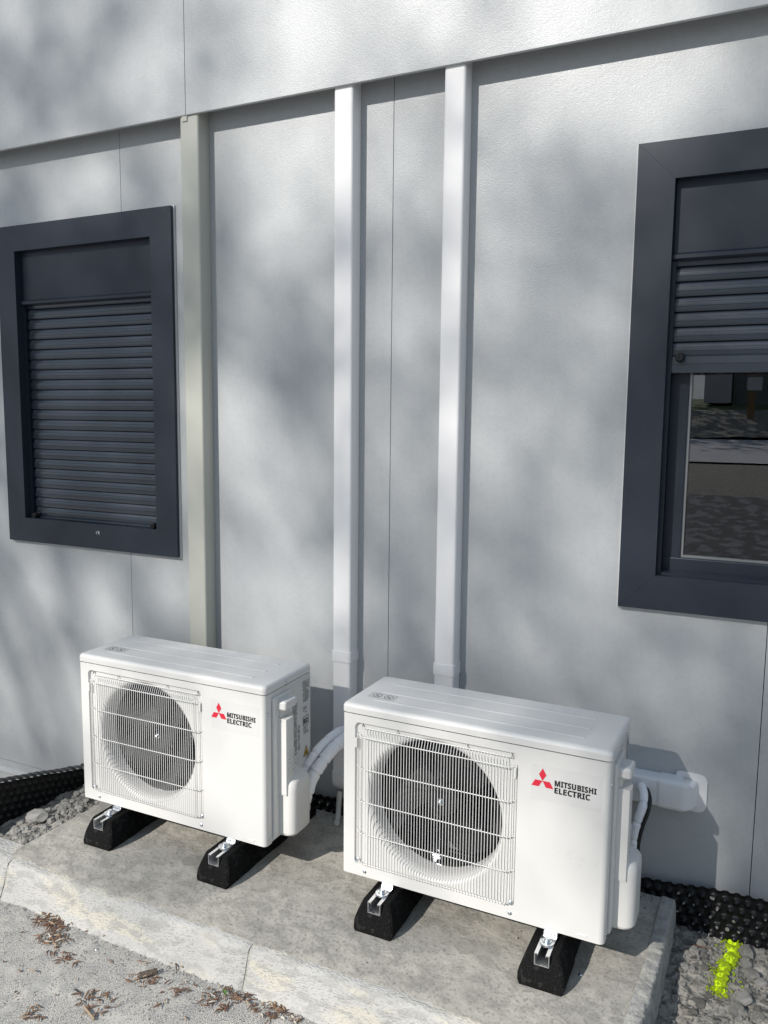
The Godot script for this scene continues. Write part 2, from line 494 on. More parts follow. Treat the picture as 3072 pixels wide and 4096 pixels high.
func lid_shape(b: MB) -> void:
	var rows := [[0.0026, 0.02], [0.0026, 0.0012], [0.0038, 0.0], [0.0178, 0.0]]
	for i in range(1, 7):
		var a := PI / 2 * i / 6
		rows.append([0.0178 + 0.0132 * sin(a), 0.0132 * (1.0 - cos(a))])
	var loops := []
	for q in rows:
		var lp := []
		var x0: float = -0.003 + q[1]
		var x1: float = UW + 0.003 - q[1]
		var z0: float = -UD - 0.003 + q[1]
		var z1: float = 0.003 - q[1]
		var r: float = maxf(0.016 - q[1] * 0.6, 0.004)
		var cs := [[x1 - r, z0 + r, 0.0], [x0 + r, z0 + r, PI / 2], [x0 + r, z1 - r, PI], [x1 - r, z1 - r, PI * 1.5]]
		for k in 4:
			for j in 7:
				var a: float = cs[k][2] + PI / 2 * (j / 6.0)
				lp.append(Vector3(cs[k][0] + r * cos(a - 0.0), UL + q[0], cs[k][1] - r * sin(a - 0.0)))
		loops.append(lp)
	for i in loops.size() - 1: b.strip(loops[i], loops[i + 1], true, i >= 3)
	var top: Array = loops[loops.size() - 1]
	for i in range(1, top.size() - 1): b.ftri(top[0], top[i], top[i + 1])
func make_unit(called: String) -> Node3D:
	var u := node(called, null)
	# front panel with its sunken grille bay and bell mouth
	var b := MB.new()
	var loop0 := rrect_loop(RL, RR, RB, RT, 0.014, 0.0)
	var loop1 := rrect_loop(RL + 0.003, RR - 0.003, RB + 0.003, RT - 0.003, 0.012, -0.009)
	var er := 0.016
	var x0 := er * 0.55
	var x1 := UW - er
	b.quad(Vector3(x0, 0, 0), Vector3(x1, 0, 0), Vector3(x1, RB, 0), Vector3(x0, RB, 0))
	b.quad(Vector3(x0, RT, 0), Vector3(x1, RT, 0), Vector3(x1, UL, 0), Vector3(x0, UL, 0))
	b.quad(Vector3(x0, RB, 0), Vector3(RL, RB, 0), Vector3(RL, RT, 0), Vector3(x0, RT, 0))
	b.quad(Vector3(RR, RB, 0), Vector3(x1, RB, 0), Vector3(x1, RT, 0), Vector3(RR, RT, 0))
	for k in 4:
		var cx := RR if k < 2 else RL
		var cy := RT if k in [1, 2] else RB
		for i in 4: b.ftri(Vector3(cx, cy, 0), loop0[k * 18 + i + 1], loop0[k * 18 + i])
	b.strip(loop0, loop1)
	var fc := Vector3((RL + RR) / 2, (RB + RT) / 2, 0)
	var rings := [[0.2235, -0.009], [0.2185, -0.0098], [0.2135, -0.0125], [0.209, -0.0175], [0.2055, -0.025], [0.2035, -0.034], [0.203, -0.045], [0.203, -0.075]]
	var prev := loop1
	for rg in rings:
		var cur := []
		for p in loop1:
			var d := Vector2(p.x - fc.x, p.y - fc.y).normalized()
			cur.append(Vector3(fc.x + d.x * rg[0], fc.y + d.y * rg[0], rg[1]))
		b.strip(prev, cur, true, prev != loop1)
		prev = cur
	# rounded edges of the front running back along the sides
	for s in 2:
		var e := er if s else er * 0.55
		var cx := x1 if s else x0
		var la := []
		var nb := []
		for i in 7:
			var a := PI / 2 * i / 6
			var d := Vector3(sin(a) * (1.0 if s else -1.0), 0, cos(a))
			la.append(Vector3(cx, 0, -e) + d * e); nb.append(d)
		la.append(Vector3(UW if s else 0.0, 0, -0.034)); nb.append(nb[6])
		for i in 7:
			var up := Vector3(0, UL, 0)
			if s: b.quadn(la[i], la[i + 1], la[i + 1] + up, la[i] + up, nb[i], nb[i + 1], nb[i + 1], nb[i])
			else: b.quadn(la[i + 1], la[i], la[i] + up, la[i + 1] + up, nb[i + 1], nb[i], nb[i], nb[i + 1])
	build(b, "front_panel", M.ivory, u)
	# cabinet behind: side panels, back, base
	b = MB.new()
	b.box(Vector3(UW - 0.0075, UL / 2, -(0.036 + UD) / 2), Vector3(0.011, UL - 0.004, UD - 0.036))
	build(b, "side_panel", M.ivory, u)
	b = MB.new()
	b.box(Vector3(0.0055, UL / 2, -(0.036 + UD) / 2), Vector3(0.009, UL - 0.004, UD - 0.036))
	build(b, "side_panel", M.ivory, u)
	b = MB.new()
	b.box(Vector3(UW / 2, UL / 2, -UD + 0.004), Vector3(UW - 0.026, UL - 0.006, 0.006))
	build(b, "back_panel", M.ivory, u)
	b = MB.new()
	b.box(Vector3(UW / 2, 0.006, -UD / 2 - 0.002), Vector3(UW - 0.028, 0.008, UD - 0.024))
	build(b, "base_pan", M.steel, u)
	# what the fan opening shows
	b = MB.new()
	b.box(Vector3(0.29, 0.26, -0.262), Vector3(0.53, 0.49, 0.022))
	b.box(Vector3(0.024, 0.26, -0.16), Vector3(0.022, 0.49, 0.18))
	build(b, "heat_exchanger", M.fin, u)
	b = MB.new()
	b.box(Vector3(0.572, 0.26, -0.15), Vector3(0.004, 0.49, 0.2))
	b.box(Vector3(0.3, 0.507, -0.15), Vector3(0.53, 0.003, 0.2))
	build(b, "partition", M.inside, u)
	b = MB.new()
	b.rbox(Vector3(fc.x - 0.07, 0.26, -0.222), Vector3(0.03, 0.49, 0.02), 0.003, 1)
	b.rbox(Vector3(fc.x + 0.07, 0.26, -0.222), Vector3(0.03, 0.49, 0.02), 0.003, 1)
	b.rbox(Vector3(fc.x + 0.0, 0.235, -0.214), Vector3(0.17, 0.05, 0.004), 0.0015, 1)
	build(b, "motor_bracket", M.steel, u)
	b = MB.new()
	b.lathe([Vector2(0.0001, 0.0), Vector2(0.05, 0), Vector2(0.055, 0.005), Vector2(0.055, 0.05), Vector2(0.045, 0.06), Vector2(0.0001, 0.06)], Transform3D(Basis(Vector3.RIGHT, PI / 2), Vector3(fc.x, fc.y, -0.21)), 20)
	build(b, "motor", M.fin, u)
	b = MB.new()
	b.box(Vector3(fc.x + 0.06, 0.055, -0.12), Vector3(0.12, 0.012, 0.07))
	b.rbox(Vector3(fc.x + 0.05, 0.045, -0.10), Vector3(0.15, 0.018, 0.03), 0.004, 1)
	build(b, "drain_plate", M.steel, u)
	var fan := node("fan", u, fc + Vector3(0, 0, -0.105))
	b = MB.new()
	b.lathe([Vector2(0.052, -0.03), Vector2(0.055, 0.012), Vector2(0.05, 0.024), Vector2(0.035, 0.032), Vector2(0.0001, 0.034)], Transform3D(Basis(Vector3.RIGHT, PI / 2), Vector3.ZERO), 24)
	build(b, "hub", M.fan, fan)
	for k in 3:
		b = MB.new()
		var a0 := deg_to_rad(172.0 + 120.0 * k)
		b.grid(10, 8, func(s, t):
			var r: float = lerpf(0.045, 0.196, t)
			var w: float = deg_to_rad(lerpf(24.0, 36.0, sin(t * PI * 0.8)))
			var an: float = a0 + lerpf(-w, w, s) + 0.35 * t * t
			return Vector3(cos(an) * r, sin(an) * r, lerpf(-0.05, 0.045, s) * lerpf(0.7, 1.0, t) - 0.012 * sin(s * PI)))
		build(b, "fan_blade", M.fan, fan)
	b = MB.new()
	b.lathe([Vector2(0.012, 0.0), Vector2(0.012, 0.004), Vector2(0.0075, 0.0041), Vector2(0.0075, 0.012), Vector2(0.005, 0.014), Vector2(0.0001, 0.014)], Transform3D(Basis(Vector3.RIGHT, PI / 2), Vector3(0, 0, 0.033)), 6)
	build(b, "nut", M.zinc, fan)
	# wire guard: every rod its own piece
	var gd := node("fan_guard", u)
	var rows := [0.047, 0.143, 0.245, 0.349, 0.449]
	for y in rows:
		b = MB.new()
		var pth := []
		for i in 25:
			var x := lerpf(RL + 0.0035, RR - 0.0035, i / 24.0)
			if i < 5: x = RL + 0.0035 + 0.008 * i
			elif i > 19: x = RR - 0.0035 - 0.008 * (24 - i)
			pth.append(Vector3(x, y, wire_z(x) - 0.0022))
		b.tube(pth, 0.00165, 6)
		build(b, "cross_wire", M.wire, gd)
	b = MB.new()
	var tw := []
	for i in 15:
		var x := lerpf(RL + 0.026, RR - 0.026, i / 14.0)
		tw.append(Vector3(x, RT - 0.013, 0.001))
	tw.push_front(Vector3(RL + 0.020, RT - 0.006, -0.008)); tw.append(Vector3(RR - 0.020, RT - 0.006, -0.008))
	b.tube(tw, 0.0017, 6)
	build(b, "cross_wire", M.wire, gd)
	var wires := 56
	for i in wires:
		var x := lerpf(RL + 0.006, RR - 0.006, float(i) / (wires - 1))
		var z := wire_z(x)
		b = MB.new()
		var inset := 0.0
		if x < RL + 0.03: inset = RL + 0.03 - x
		if x > RR - 0.03: inset = x - (RR - 0.03)
		var top_y := RT - 0.012 if inset <= 0.0 else RT - 0.034
		var pts := [Vector3(x, RB + 0.010, z - 0.014), Vector3(x, RB + 0.0075, z - 0.004), Vector3(x, RB + 0.010, z), Vector3(x, 0.445, z), Vector3(x, 0.452, z - 0.001)]
		if inset <= 0.0: pts.append_array([Vector3(x, 0.457, z - 0.0035), Vector3(x, RT - 0.013, 0.0015), Vector3(x, RT - 0.011, 0.0)])
		else: pts.append(Vector3(x, 0.4545, z - 0.004))
		b.tube(pts, 0.0011, 5)
		build(b, "guard_wire", M.wire, gd)
	for hx in [RL + 0.022, lerpf(RL, RR, 0.27), lerpf(RL, RR, 0.7), RR - 0.022]:
		b = MB.new()
		b.tube([Vector3(hx, RT - 0.014, 0.001), Vector3(hx + 0.003, RT - 0.009, 0.0025), Vector3(hx + 0.001, RT - 0.005, -0.001), Vector3(hx, RT - 0.006, -0.012)], 0.0019, 6)
		build(b, "guard_hook", M.wire, gd)
	for cl in [[RL + 0.006, 0.405], [RR - 0.007, 0.413]]:
		b = MB.new()
		b.rbox(Vector3(cl[0], cl[1] + 0.02, -0.001), Vector3(0.008, 0.03, 0.014), 0.002, 1)
		build(b, "guard_clip", M.ivory_plastic, gd)
	for q in [[RL + 0.010, RB + 0.014], [RR - 0.011, RB + 0.012]]: screw(gd, Vector3(q[0], q[1], -0.004), Vector3(0, 0, 1), 0.0062)
	for q in [[0.077, 0.017], [0.538, 0.017]]: screw(u, Vector3(q[0], q[1], -0.0005), Vector3(0, 0, 1), 0.005)
	# lid
	var lid := node("lid", u)
	b = MB.new()
	lid_shape(b)
	build(b, "lid_cover", M.ivory, lid)
	for zz in [-0.062, -0.135, -0.215]:
		b = MB.new()
		var pr := PackedVector2Array()
		for i in 7: pr.append(Vector2(lerpf(0.0085, -0.0085, i / 6.0), 0.0019 * sin(PI * i / 6.0) - 0.0003))
		b.extrude(pr, 0.075, 0.715, Transform3D(Basis(Vector3(0, 0, 1), Vector3(0, 1, 0), Vector3(1, 0, 0)), Vector3(0, UL + 0.0310, zz)), true, 60)
		build(b, "lid_rib", M.ivory, lid)
	for q in [-0.118, -0.196]: screw(lid, Vector3(UW + 0.003, UL + 0.009, q), Vector3(1, 0, 0), 0.0046)
	b = MB.new()
	var ty := UL + 0.03125
	var wc := Vector3(0.087, ty, -0.098)
	b.use_uv = false
	for q in [[-0.042, -0.018, 0.042, -0.018], [0.042, -0.018, 0.042, 0.018], [0.042, 0.018, -0.042, 0.018], [-0.042, 0.018, -0.042, -0.018]]: line_stroke(b, wc + Vector3(q[0], 0, q[1]), wc + Vector3(q[2], 0, q[3]), 0.0014)
	for s in [-1, 1]:
		var c2 := wc + Vector3(0.0195 * s, 0, 0)
		ring_stroke(b, c2, 0.0155, 0.0022, 1.0)
		line_stroke(b, c2 + Vector3(-0.0105, 0, -0.0105), c2 + Vector3(0.0105, 0, 0.0105), 0.002)
		line_stroke(b, c2 + Vector3(-0.007, 0, 0.006), c2 + Vector3(0.003, 0, -0.007), 0.0022)
		line_stroke(b, c2 + Vector3(0.0, 0, 0.007), c2 + Vector3(0.008, 0, 0.001), 0.0022)
	build(b, "warning_mark", M.ink, lid)
	# maker's mark
	b = MB.new()
	b.quad(Vector3(0.588, 0.372, 0.0004), Vector3(0.777, 0.372, 0.0004), Vector3(0.777, 0.470, 0.0004), Vector3(0.588, 0.470, 0.0004))
	var st := build(b, "sticker", M.sticker, u)
	b = MB.new()
	var c0 := Vector2(0.6185, 0.4265)
	for a in [90.0, 210.0, 330.0]: b.extrude(rhomb(c0, Vector2.from_angle(deg_to_rad(a)), 0.0352, 0.0205), 0.0002, 0.0010)
	build(b, "emblem", M.red, st)
	put_text(st, "lettering", "MITSUBISHI", Vector3(0.652, 0.4185, 0.0008), 0.112, 0.0168, Basis(), M.ink)
	put_text(st, "lettering", "ELECTRIC", Vector3(0.652, 0.3985, 0.0008), 0.096, 0.0168, Basis(), M.ink)
	# embossed slot at the foot of the front
	b = MB.new()
	b.rbox(Vector3(0.742, 0.012, 0.0), Vector3(0.027, 0.0075, 0.003), 0.0014, 2)
	build(b, "embossed_slot", M.ivory, u)
	# service side: cover plate, handle, louvres, valve cover, print
	var sv := node("service_cover", u)
	b = MB.new()
	b.rbox(Vector3(UW + 0.0015, 0.252, -0.096), Vector3(0.014, 0.484, 0.115), 0.006, 2)
	build(b, "cover_plate", M.ivory_plastic, sv)
	b = MB.new()
	var pr2 := PackedVector2Array([Vector2(0, -0.062), Vector2(0.0, -0.128), Vector2(0.012, -0.128), Vector2(0.026, -0.122), Vector2(0.035, -0.112), Vector2(0.0385, -0.098), Vector2(0.0385, -0.066), Vector2(0.0365, -0.0625)])
	for i in pr2.size(): pr2[i].x += UW + 0.003
	pr2.reverse()
	var upx := Transform3D(Basis(Vector3(1, 0, 0), Vector3(0, 0, 1), Vector3(0, 1, 0)), Vector3.ZERO)
	b.extrude(ccw(pr2), 0.16, 0.420, upx, true, 50)
	build(b, "handle_column", M.ivory_plastic, sv)
	b = MB.new()
	b.rbox(Vector3(UW + 0.020, 0.465, -0.0925), Vector3(0.044, 0.032, 0.072), 0.009, 3)
	build(b, "grip", M.ivory_plastic, sv)
	b = MB.new()
	b.rbox(Vector3(UW + 0.008, 0.435, -0.098), Vector3(0.018, 0.034, 0.056), 0.003, 1)
	build(b, "grip_recess", M.ivory_plastic, sv)
	for i in 6:
		b = MB.new()
		var ly := 0.232 + 0.0135 * i
		var lp := PackedVector2Array()
		for q in [Vector2(0.0385, -0.071), Vector2(0.0405, -0.072), Vector2(0.0405, -0.099), Vector2(0.0365, -0.114), Vector2(0.027, -0.1245), Vector2(0.012, -0.130), Vector2(0.012, -0.126), Vector2(0.035, -0.112), Vector2(0.0375, -0.098)]: lp.append(q + Vector2(UW + 0.003, 0))
		b.extrude(ccw(lp), ly, ly + 0.0065, upx, true, 50)
		build(b, "louvre", M.ivory_plastic, sv)
	# valve cover: tapered block with a sloping shoulder, front face to the sun
	b = MB.new()
	var levels := [[0.010, 0.034, 0.010], [0.015, 0.058, 0.004], [0.026, 0.066, 0.0], [0.172, 0.0665, 0.0], [0.192, 0.065, 0.001], [0.203, 0.058, 0.004], [0.214, 0.038, 0.009], [0.226, 0.006, 0.014]]
	var pl := []
	for lv in levels:
		var lp := []
		var o: float = lv[1]
		var zi: float = lv[2]
		var zf := -0.068 - zi
		var zk := -0.185 + zi
		var r := minf(0.026, o * 0.6)
		lp.append(Vector3(UW, lv[0], zf + 0.001)); lp.append(Vector3(UW + maxf(o - r, 0.002) * 0.5, lv[0], zf)); lp.append(Vector3(UW + maxf(o - r, 0.002), lv[0], zf))
		for i in range(1, 7):
			var a := PI / 2 * i / 6
			lp.append(Vector3(UW + maxf(o - r, 0.002) + sin(a) * r, lv[0], zf - r * (1.0 - cos(a))))
		for i in range(0, 6):
			var a := PI / 2 * i / 5
			lp.append(Vector3(UW + maxf(o - r, 0.002) + cos(a) * r, lv[0], zk + r * (1.0 - sin(a))))
		lp.append(Vector3(UW, lv[0], zk))
		pl.append(lp)
	b.grid(pl[0].size() - 1, levels.size() - 1, func(s, t): return pl[int(round(t * (levels.size() - 1)))][int(round(s * (pl[0].size() - 1)))])
	for i in range(1, pl[0].size() - 1): b.ftri(pl[0][0], pl[0][i + 1], pl[0][i])
	build(b, "valve_cover", M.ivory_plastic, sv)
	b = MB.new()
	b.quad(Vector3(0.79865, 0.215, -0.158), Vector3(0.79865, 0.215, -0.281), Vector3(0.79865, 0.50, -0.281), Vector3(0.79865, 0.50, -0.158))
	var lab := build(b, "rating_label", M.label_paper, u)
	fine_print(lab, -0.196, -0.162, 0.245, 0.43, 46, 5)
	fine_print(lab, -0.214, -0.200, 0.255, 0.35, 26, 6)
	fine_print(lab, -0.275, -0.232, 0.415, 0.492, 17, 7)
	fine_print(lab, -0.258, -0.235, 0.375, 0.400, 4, 9)
	fine_print(lab, -0.268, -0.236, 0.298, 0.327, 7, 8)
	var side := Basis(Vector3(0, 0, -1), Vector3(0, 1, 0), Vector3(1, 0, 0))
	put_text(lab, "lettering", "R32", Vector3(0.7992, 0.337, -0.238), 0.027, 0.018, side, M.ink)
	b = MB.new()
	for q in [[-0.234, 0.332, -0.270, 0.332], [-0.270, 0.332, -0.270, 0.362], [-0.270, 0.362, -0.234, 0.362], [-0.234, 0.362, -0.234, 0.332]]:
		b.box(Vector3(0.7993, (q[1] + q[3]) / 2, (q[0] + q[2]) / 2), Vector3(0.0008, absf(q[1] - q[3]) + 0.0012, absf(q[0] - q[2]) + 0.0012))
	build(b, "print_box", M.ink, lab)
	b = MB.new()
	b.extrude(PackedVector2Array([Vector2(0, 0), Vector2(0.036, 0), Vector2(0.018, 0.038)]), 0.0, 0.0007, Transform3D(side, Vector3(0.7989, 0.218, -0.236)))
	build(b, "warning_triangle", M.ink, lab)
	b = MB.new()
	b.extrude(PackedVector2Array([Vector2(0.004, 0.0025), Vector2(0.032, 0.0025), Vector2(0.018, 0.0325)]), 0.0, 0.0012, Transform3D(side, Vector3(0.7989, 0.218, -0.236)))
	build(b, "warning_triangle", M.yellow, lab)
	b = MB.new()
	b.extrude(PackedVector2Array([Vector2(0.014, 0.006), Vector2(0.022, 0.006), Vector2(0.0235, 0.012), Vector2(0.019, 0.021), Vector2(0.0165, 0.014), Vector2(0.0125, 0.013)]), 0.0, 0.0016, Transform3D(side, Vector3(0.7989, 0.218, -0.236)))
	build(b, "flame_mark", M.ink, lab)
	screw(u, Vector3(UW - 0.0002, 0.445, -0.018), Vector3(1, 0, 0.1), 0.0042)
	screw(u, Vector3(UW - 0.0002, 0.022, -0.018), Vector3(1, 0, 0.1), 0.0042)
	# mounting straps under the cabinet
	for cx in [FX0, FX1]:
		var f := node("mounting_foot", u)
		for zz in [0.0, -UD]:
			var sg := 1.0 if zz == 0.0 else -1.0
			b = MB.new()
			var ol := PackedVector2Array()
			for i in 9:
				var a := PI * i / 8
				ol.append(Vector2(0.02 * cos(a), 0.028 + 0.02 * sin(a)))
			ol.append(Vector2(-0.02, -0.05)); ol.append(Vector2(0.02, -0.05))
			b.extrude(ccw(ol), 0.0, 0.005, Transform3D(Basis(Vector3(1, 0, 0), Vector3(0, 0, sg), Vector3(0, 1, 0)), Vector3(cx, -0.0205, zz)), true, 40)
			b.rbox(Vector3(cx, -0.0065, zz - 0.032 * sg), Vector3(0.04, 0.018, 0.05), 0.002, 1)
			build(b, "strap", M.steel, f)
			b = MB.new()
			b.lathe([Vector2(0.0135, 0), Vector2(0.0135, 0.0025), Vector2(0.0085, 0.0026), Vector2(0.0085, 0.0085), Vector2(0.007, 0.0095), Vector2(0.0001, 0.0095)], Transform3D(Basis(Vector3.UP, 0.3), Vector3(cx, -0.0155, zz + 0.026 * sg)), 6)
			build(b, "bolt", M.zinc, f)
	return u
const FX0 := 0.151
const FX1 := 0.654
func ccw(p: PackedVector2Array) -> PackedVector2Array:
	var a := 0.0
	for i in p.size(): a += p[i].cross(p[(i + 1) % p.size()])
	if a < 0: p.reverse()
	return p

func make_foot(called: String) -> Node3D:
	# rubber block lying along z, front end at z = 0, running to z = -0.56; base at y = 0
	var f := node(called, null)
	var b := MB.new()
	var secs := [[0.0, 0.0], [-0.004, 0.012], [-0.56 + 0.004, 0.012], [-0.56, 0.0]]
	var L := 0.56
	var prof := func(k: float) -> Array:
		# half profile from base to top, k pulls in the ends
		var h := 0.092
		var o := []
		for q in [[0.060, 0.0], [0.064, 0.010], [0.064, 0.028], [0.061, 0.042], [0.055, 0.060], [0.048, 0.078], [0.044, 0.088], [0.040, h]]: o.append(Vector2(q[0] - k, q[1] - (k * 0.5 if q[1] > 0.03 else 0.0)))
		return o
	var cols := []
	for e in [[0.0, 0.006], [-0.006, 0.0], [-0.13, 0.0], [-0.16, 0.010], [-0.26, 0.010], [-0.29, 0.0], [-0.35, 0.0], [-0.38, 0.010], [-0.46, 0.010], [-0.49, 0.0], [-L + 0.006, 0.0], [-L, 0.006]]:
		var h2: Array = prof.call(0.0)
		var ring := []
		for q in h2:
			var inx: float = e[1] if q.y > 0.02 else minf(e[1], 0.003)
			# ends lean back towards the top
			var lean: float = 0.0
			if e[0] > -0.02: lean = -0.028 * pow(q.y / 0.092, 1.6)
			if e[0] < -L + 0.02: lean = 0.028 * pow(q.y / 0.092, 1.6)
			ring.append(Vector3(q.x - inx, q.y, e[0] + lean))
		var mir := ring.duplicate()
		mir.reverse()
		for q in mir: ring.append(Vector3(-q.x, q.y, q.z))
		cols.append(ring)
	var nr: int = cols[0].size()
	for i in cols.size() - 1:
		for j in nr - 1:
			if j == nr / 2 - 1: continue
			var a: Vector3 = cols[i][j]
			b.quad(cols[i + 1][j], a, cols[i][j + 1], cols[i + 1][j + 1])
	# top, with a channel down the middle for the rail
	for i in cols.size() - 1:
		var h := nr / 2
		var a: Vector3 = cols[i][h - 1]
		var a2: Vector3 = cols[i + 1][h - 1]
		for s in [1.0, -1.0]:
			var w := 0.0218
			var o0 := Vector3(a.x * s, a.y, a.z)
			var o1 := Vector3(a2.x * s, a2.y, a2.z)
			var i0 := Vector3(w * s, a.y, a.z)
			var i1 := Vector3(w * s, a2.y, a2.z)
			if s > 0: b.quad(i0, o0, o1, i1)
			else: b.quad(o0, i0, i1, o1)
			var d := Vector3(0, -0.034, 0)
			if s > 0: b.quad(i0, i1, i1 + d, i0 + d)
			else: b.quad(i1, i0, i0 + d, i1 + d)
		b.quad(Vector3(-0.0218, a.y - 0.034, a.z), Vector3(0.0218, a.y - 0.034, a.z), Vector3(0.0218, a2.y - 0.034, a2.z), Vector3(-0.0218, a2.y - 0.034, a2.z))
	# end faces around the channel
	for e in [0, cols.size() - 1]:
		var rg: Array = cols[e]
		var h := nr / 2
		var zof := func(y: float) -> float:
			for j in h - 1:
				if y >= rg[j].y and y <= rg[j + 1].y: return lerpf(rg[j].z, rg[j + 1].z, (y - rg[j].y) / maxf(rg[j + 1].y - rg[j].y, 1e-5))
			return rg[h - 1].z
		var cut: float = rg[h - 1].y - 0.034
		var ys := []
		for j in h: ys.append(rg[j].y)
		ys.append(cut)
		ys.sort()
		for j in ys.size() - 1:
			var ya: float = ys[j]
			var yb: float = ys[j + 1]
			if yb - ya < 1e-5: continue
			var wa := half_at(rg, h, ya)
			var wb := half_at(rg, h, yb)
			var za: float = zof.call(ya)
			var zb: float = zof.call(yb)
			var inner := 0.0218 if ya >= cut - 1e-6 else 0.0
			for s in [1.0, -1.0]:
				var p0 := Vector3(inner * s, ya, za)
				var p1 := Vector3(wa * s, ya, za)
				var p2 := Vector3(wb * s, yb, zb)
				var p3 := Vector3(inner * s, yb, zb)
				if (s > 0) == (e == 0): b.quad(p0, p1, p2, p3)
				else: b.quad(p1, p0, p3, p2)
	# drainage notches: short studs under the base corners
	build(b, "rubber_block", M.rubber, f)
	b = MB.new()
	for z in [-0.02, -0.11, -0.20, -0.32, -0.42, -0.52]:
		for s in [-1, 1]: b.box(Vector3(0.056 * s, -0.0005, z), Vector3(0.014, 0.005, 0.03))
	b = MB.new()
	b.box(Vector3(0, 0.0445, -0.0115), Vector3(0.052, 0.004, 0.006))
	build(b, "moulded_ledge", M.rubber, f)
	# aluminium rail lying in the channel
	b = MB.new()
	var t := 0.0022
	var w := 0.0205
	var ch := PackedVector2Array([Vector2(-w, 0), Vector2(w, 0), Vector2(w, 0.034), Vector2(w - 0.010, 0.034), Vector2(w - 0.010, 0.029), Vector2(w - 0.0075, 0.029), Vector2(w - 0.0075, 0.034 - t), Vector2(w - t, 0.034 - t), Vector2(w - t, t), Vector2(-w + t, t), Vector2(-w + t, 0.034 - t), Vector2(-w + 0.0075, 0.034 - t), Vector2(-w + 0.0075, 0.029), Vector2(-w + 0.010, 0.029), Vector2(-w + 0.010, 0.034), Vector2(-w, 0.034)])
	b.extrude(ccw(ch), -L + 0.03, -0.012, Transform3D(Basis(), Vector3(0, 0.0605, 0)), true, 10)
	for s in [-1, 1]:
		b.box(Vector3(0.008 * s, 0.0573, -L / 2 - 0.006), Vector3(0.002, 0.0062, L - 0.037))
		b.box(Vector3(0.0115 * s, 0.0543, -L / 2 - 0.006), Vector3(0.018, 0.0018, L - 0.036))
	build(b, "rail", M.alu, f)
	return f
func half_at(rg: Array, h: int, y: float) -> float:
	for j in h - 1:
		if y >= rg[j].y - 1e-6 and y <= rg[j + 1].y + 1e-6: return lerpf(rg[j].x, rg[j + 1].x, clampf((y - rg[j].y) / maxf(rg[j + 1].y - rg[j].y, 1e-5), 0, 1))
	return rg[h - 1].x

# ---------------------------------------------------------------- the building
const WY0 := 0.9266
const WY1 := 2.3333
const FW := 0.1095
const FB := 2.636
const FZ := 0.073
func bar_poly(o: Rect2, k: int) -> PackedVector2Array:
	var a := o.position
	var b := o.end
	var f := FW
	var g := 0.00025
	match k:
		0: return PackedVector2Array([Vector2(a.x + g, a.y), Vector2(b.x - g, a.y), Vector2(b.x - f - g, a.y + f), Vector2(a.x + f + g, a.y + f)])
		1: return PackedVector2Array([Vector2(b.x, a.y + g), Vector2(b.x, b.y - g), Vector2(b.x - f, b.y - f - g), Vector2(b.x - f, a.y + f + g)])
		2: return PackedVector2Array([Vector2(b.x - g, b.y), Vector2(a.x + g, b.y), Vector2(a.x + f + g, b.y - f), Vector2(b.x - f - g, b.y - f)])
	return PackedVector2Array([Vector2(a.x, b.y - g), Vector2(a.x, a.y + g), Vector2(a.x + f, a.y + f + g), Vector2(a.x + f, b.y - f - g)])
const AX := Basis(Vector3(0, 0, 1), Vector3(0, 1, 0), Vector3(1, 0, 0))   # profile (z, y) drawn out along x
const AY := Basis(Vector3(1, 0, 0), Vector3(0, 0, 1), Vector3(0, 1, 0))   # profile (x, z) drawn out along y
func along_x(b: MB, pts: Array, x0: float, x1: float, deg := 35.0) -> void:
	b.extrude(ccw(PackedVector2Array(pts)), x0, x1, Transform3D(AX, Vector3.ZERO), true, deg)
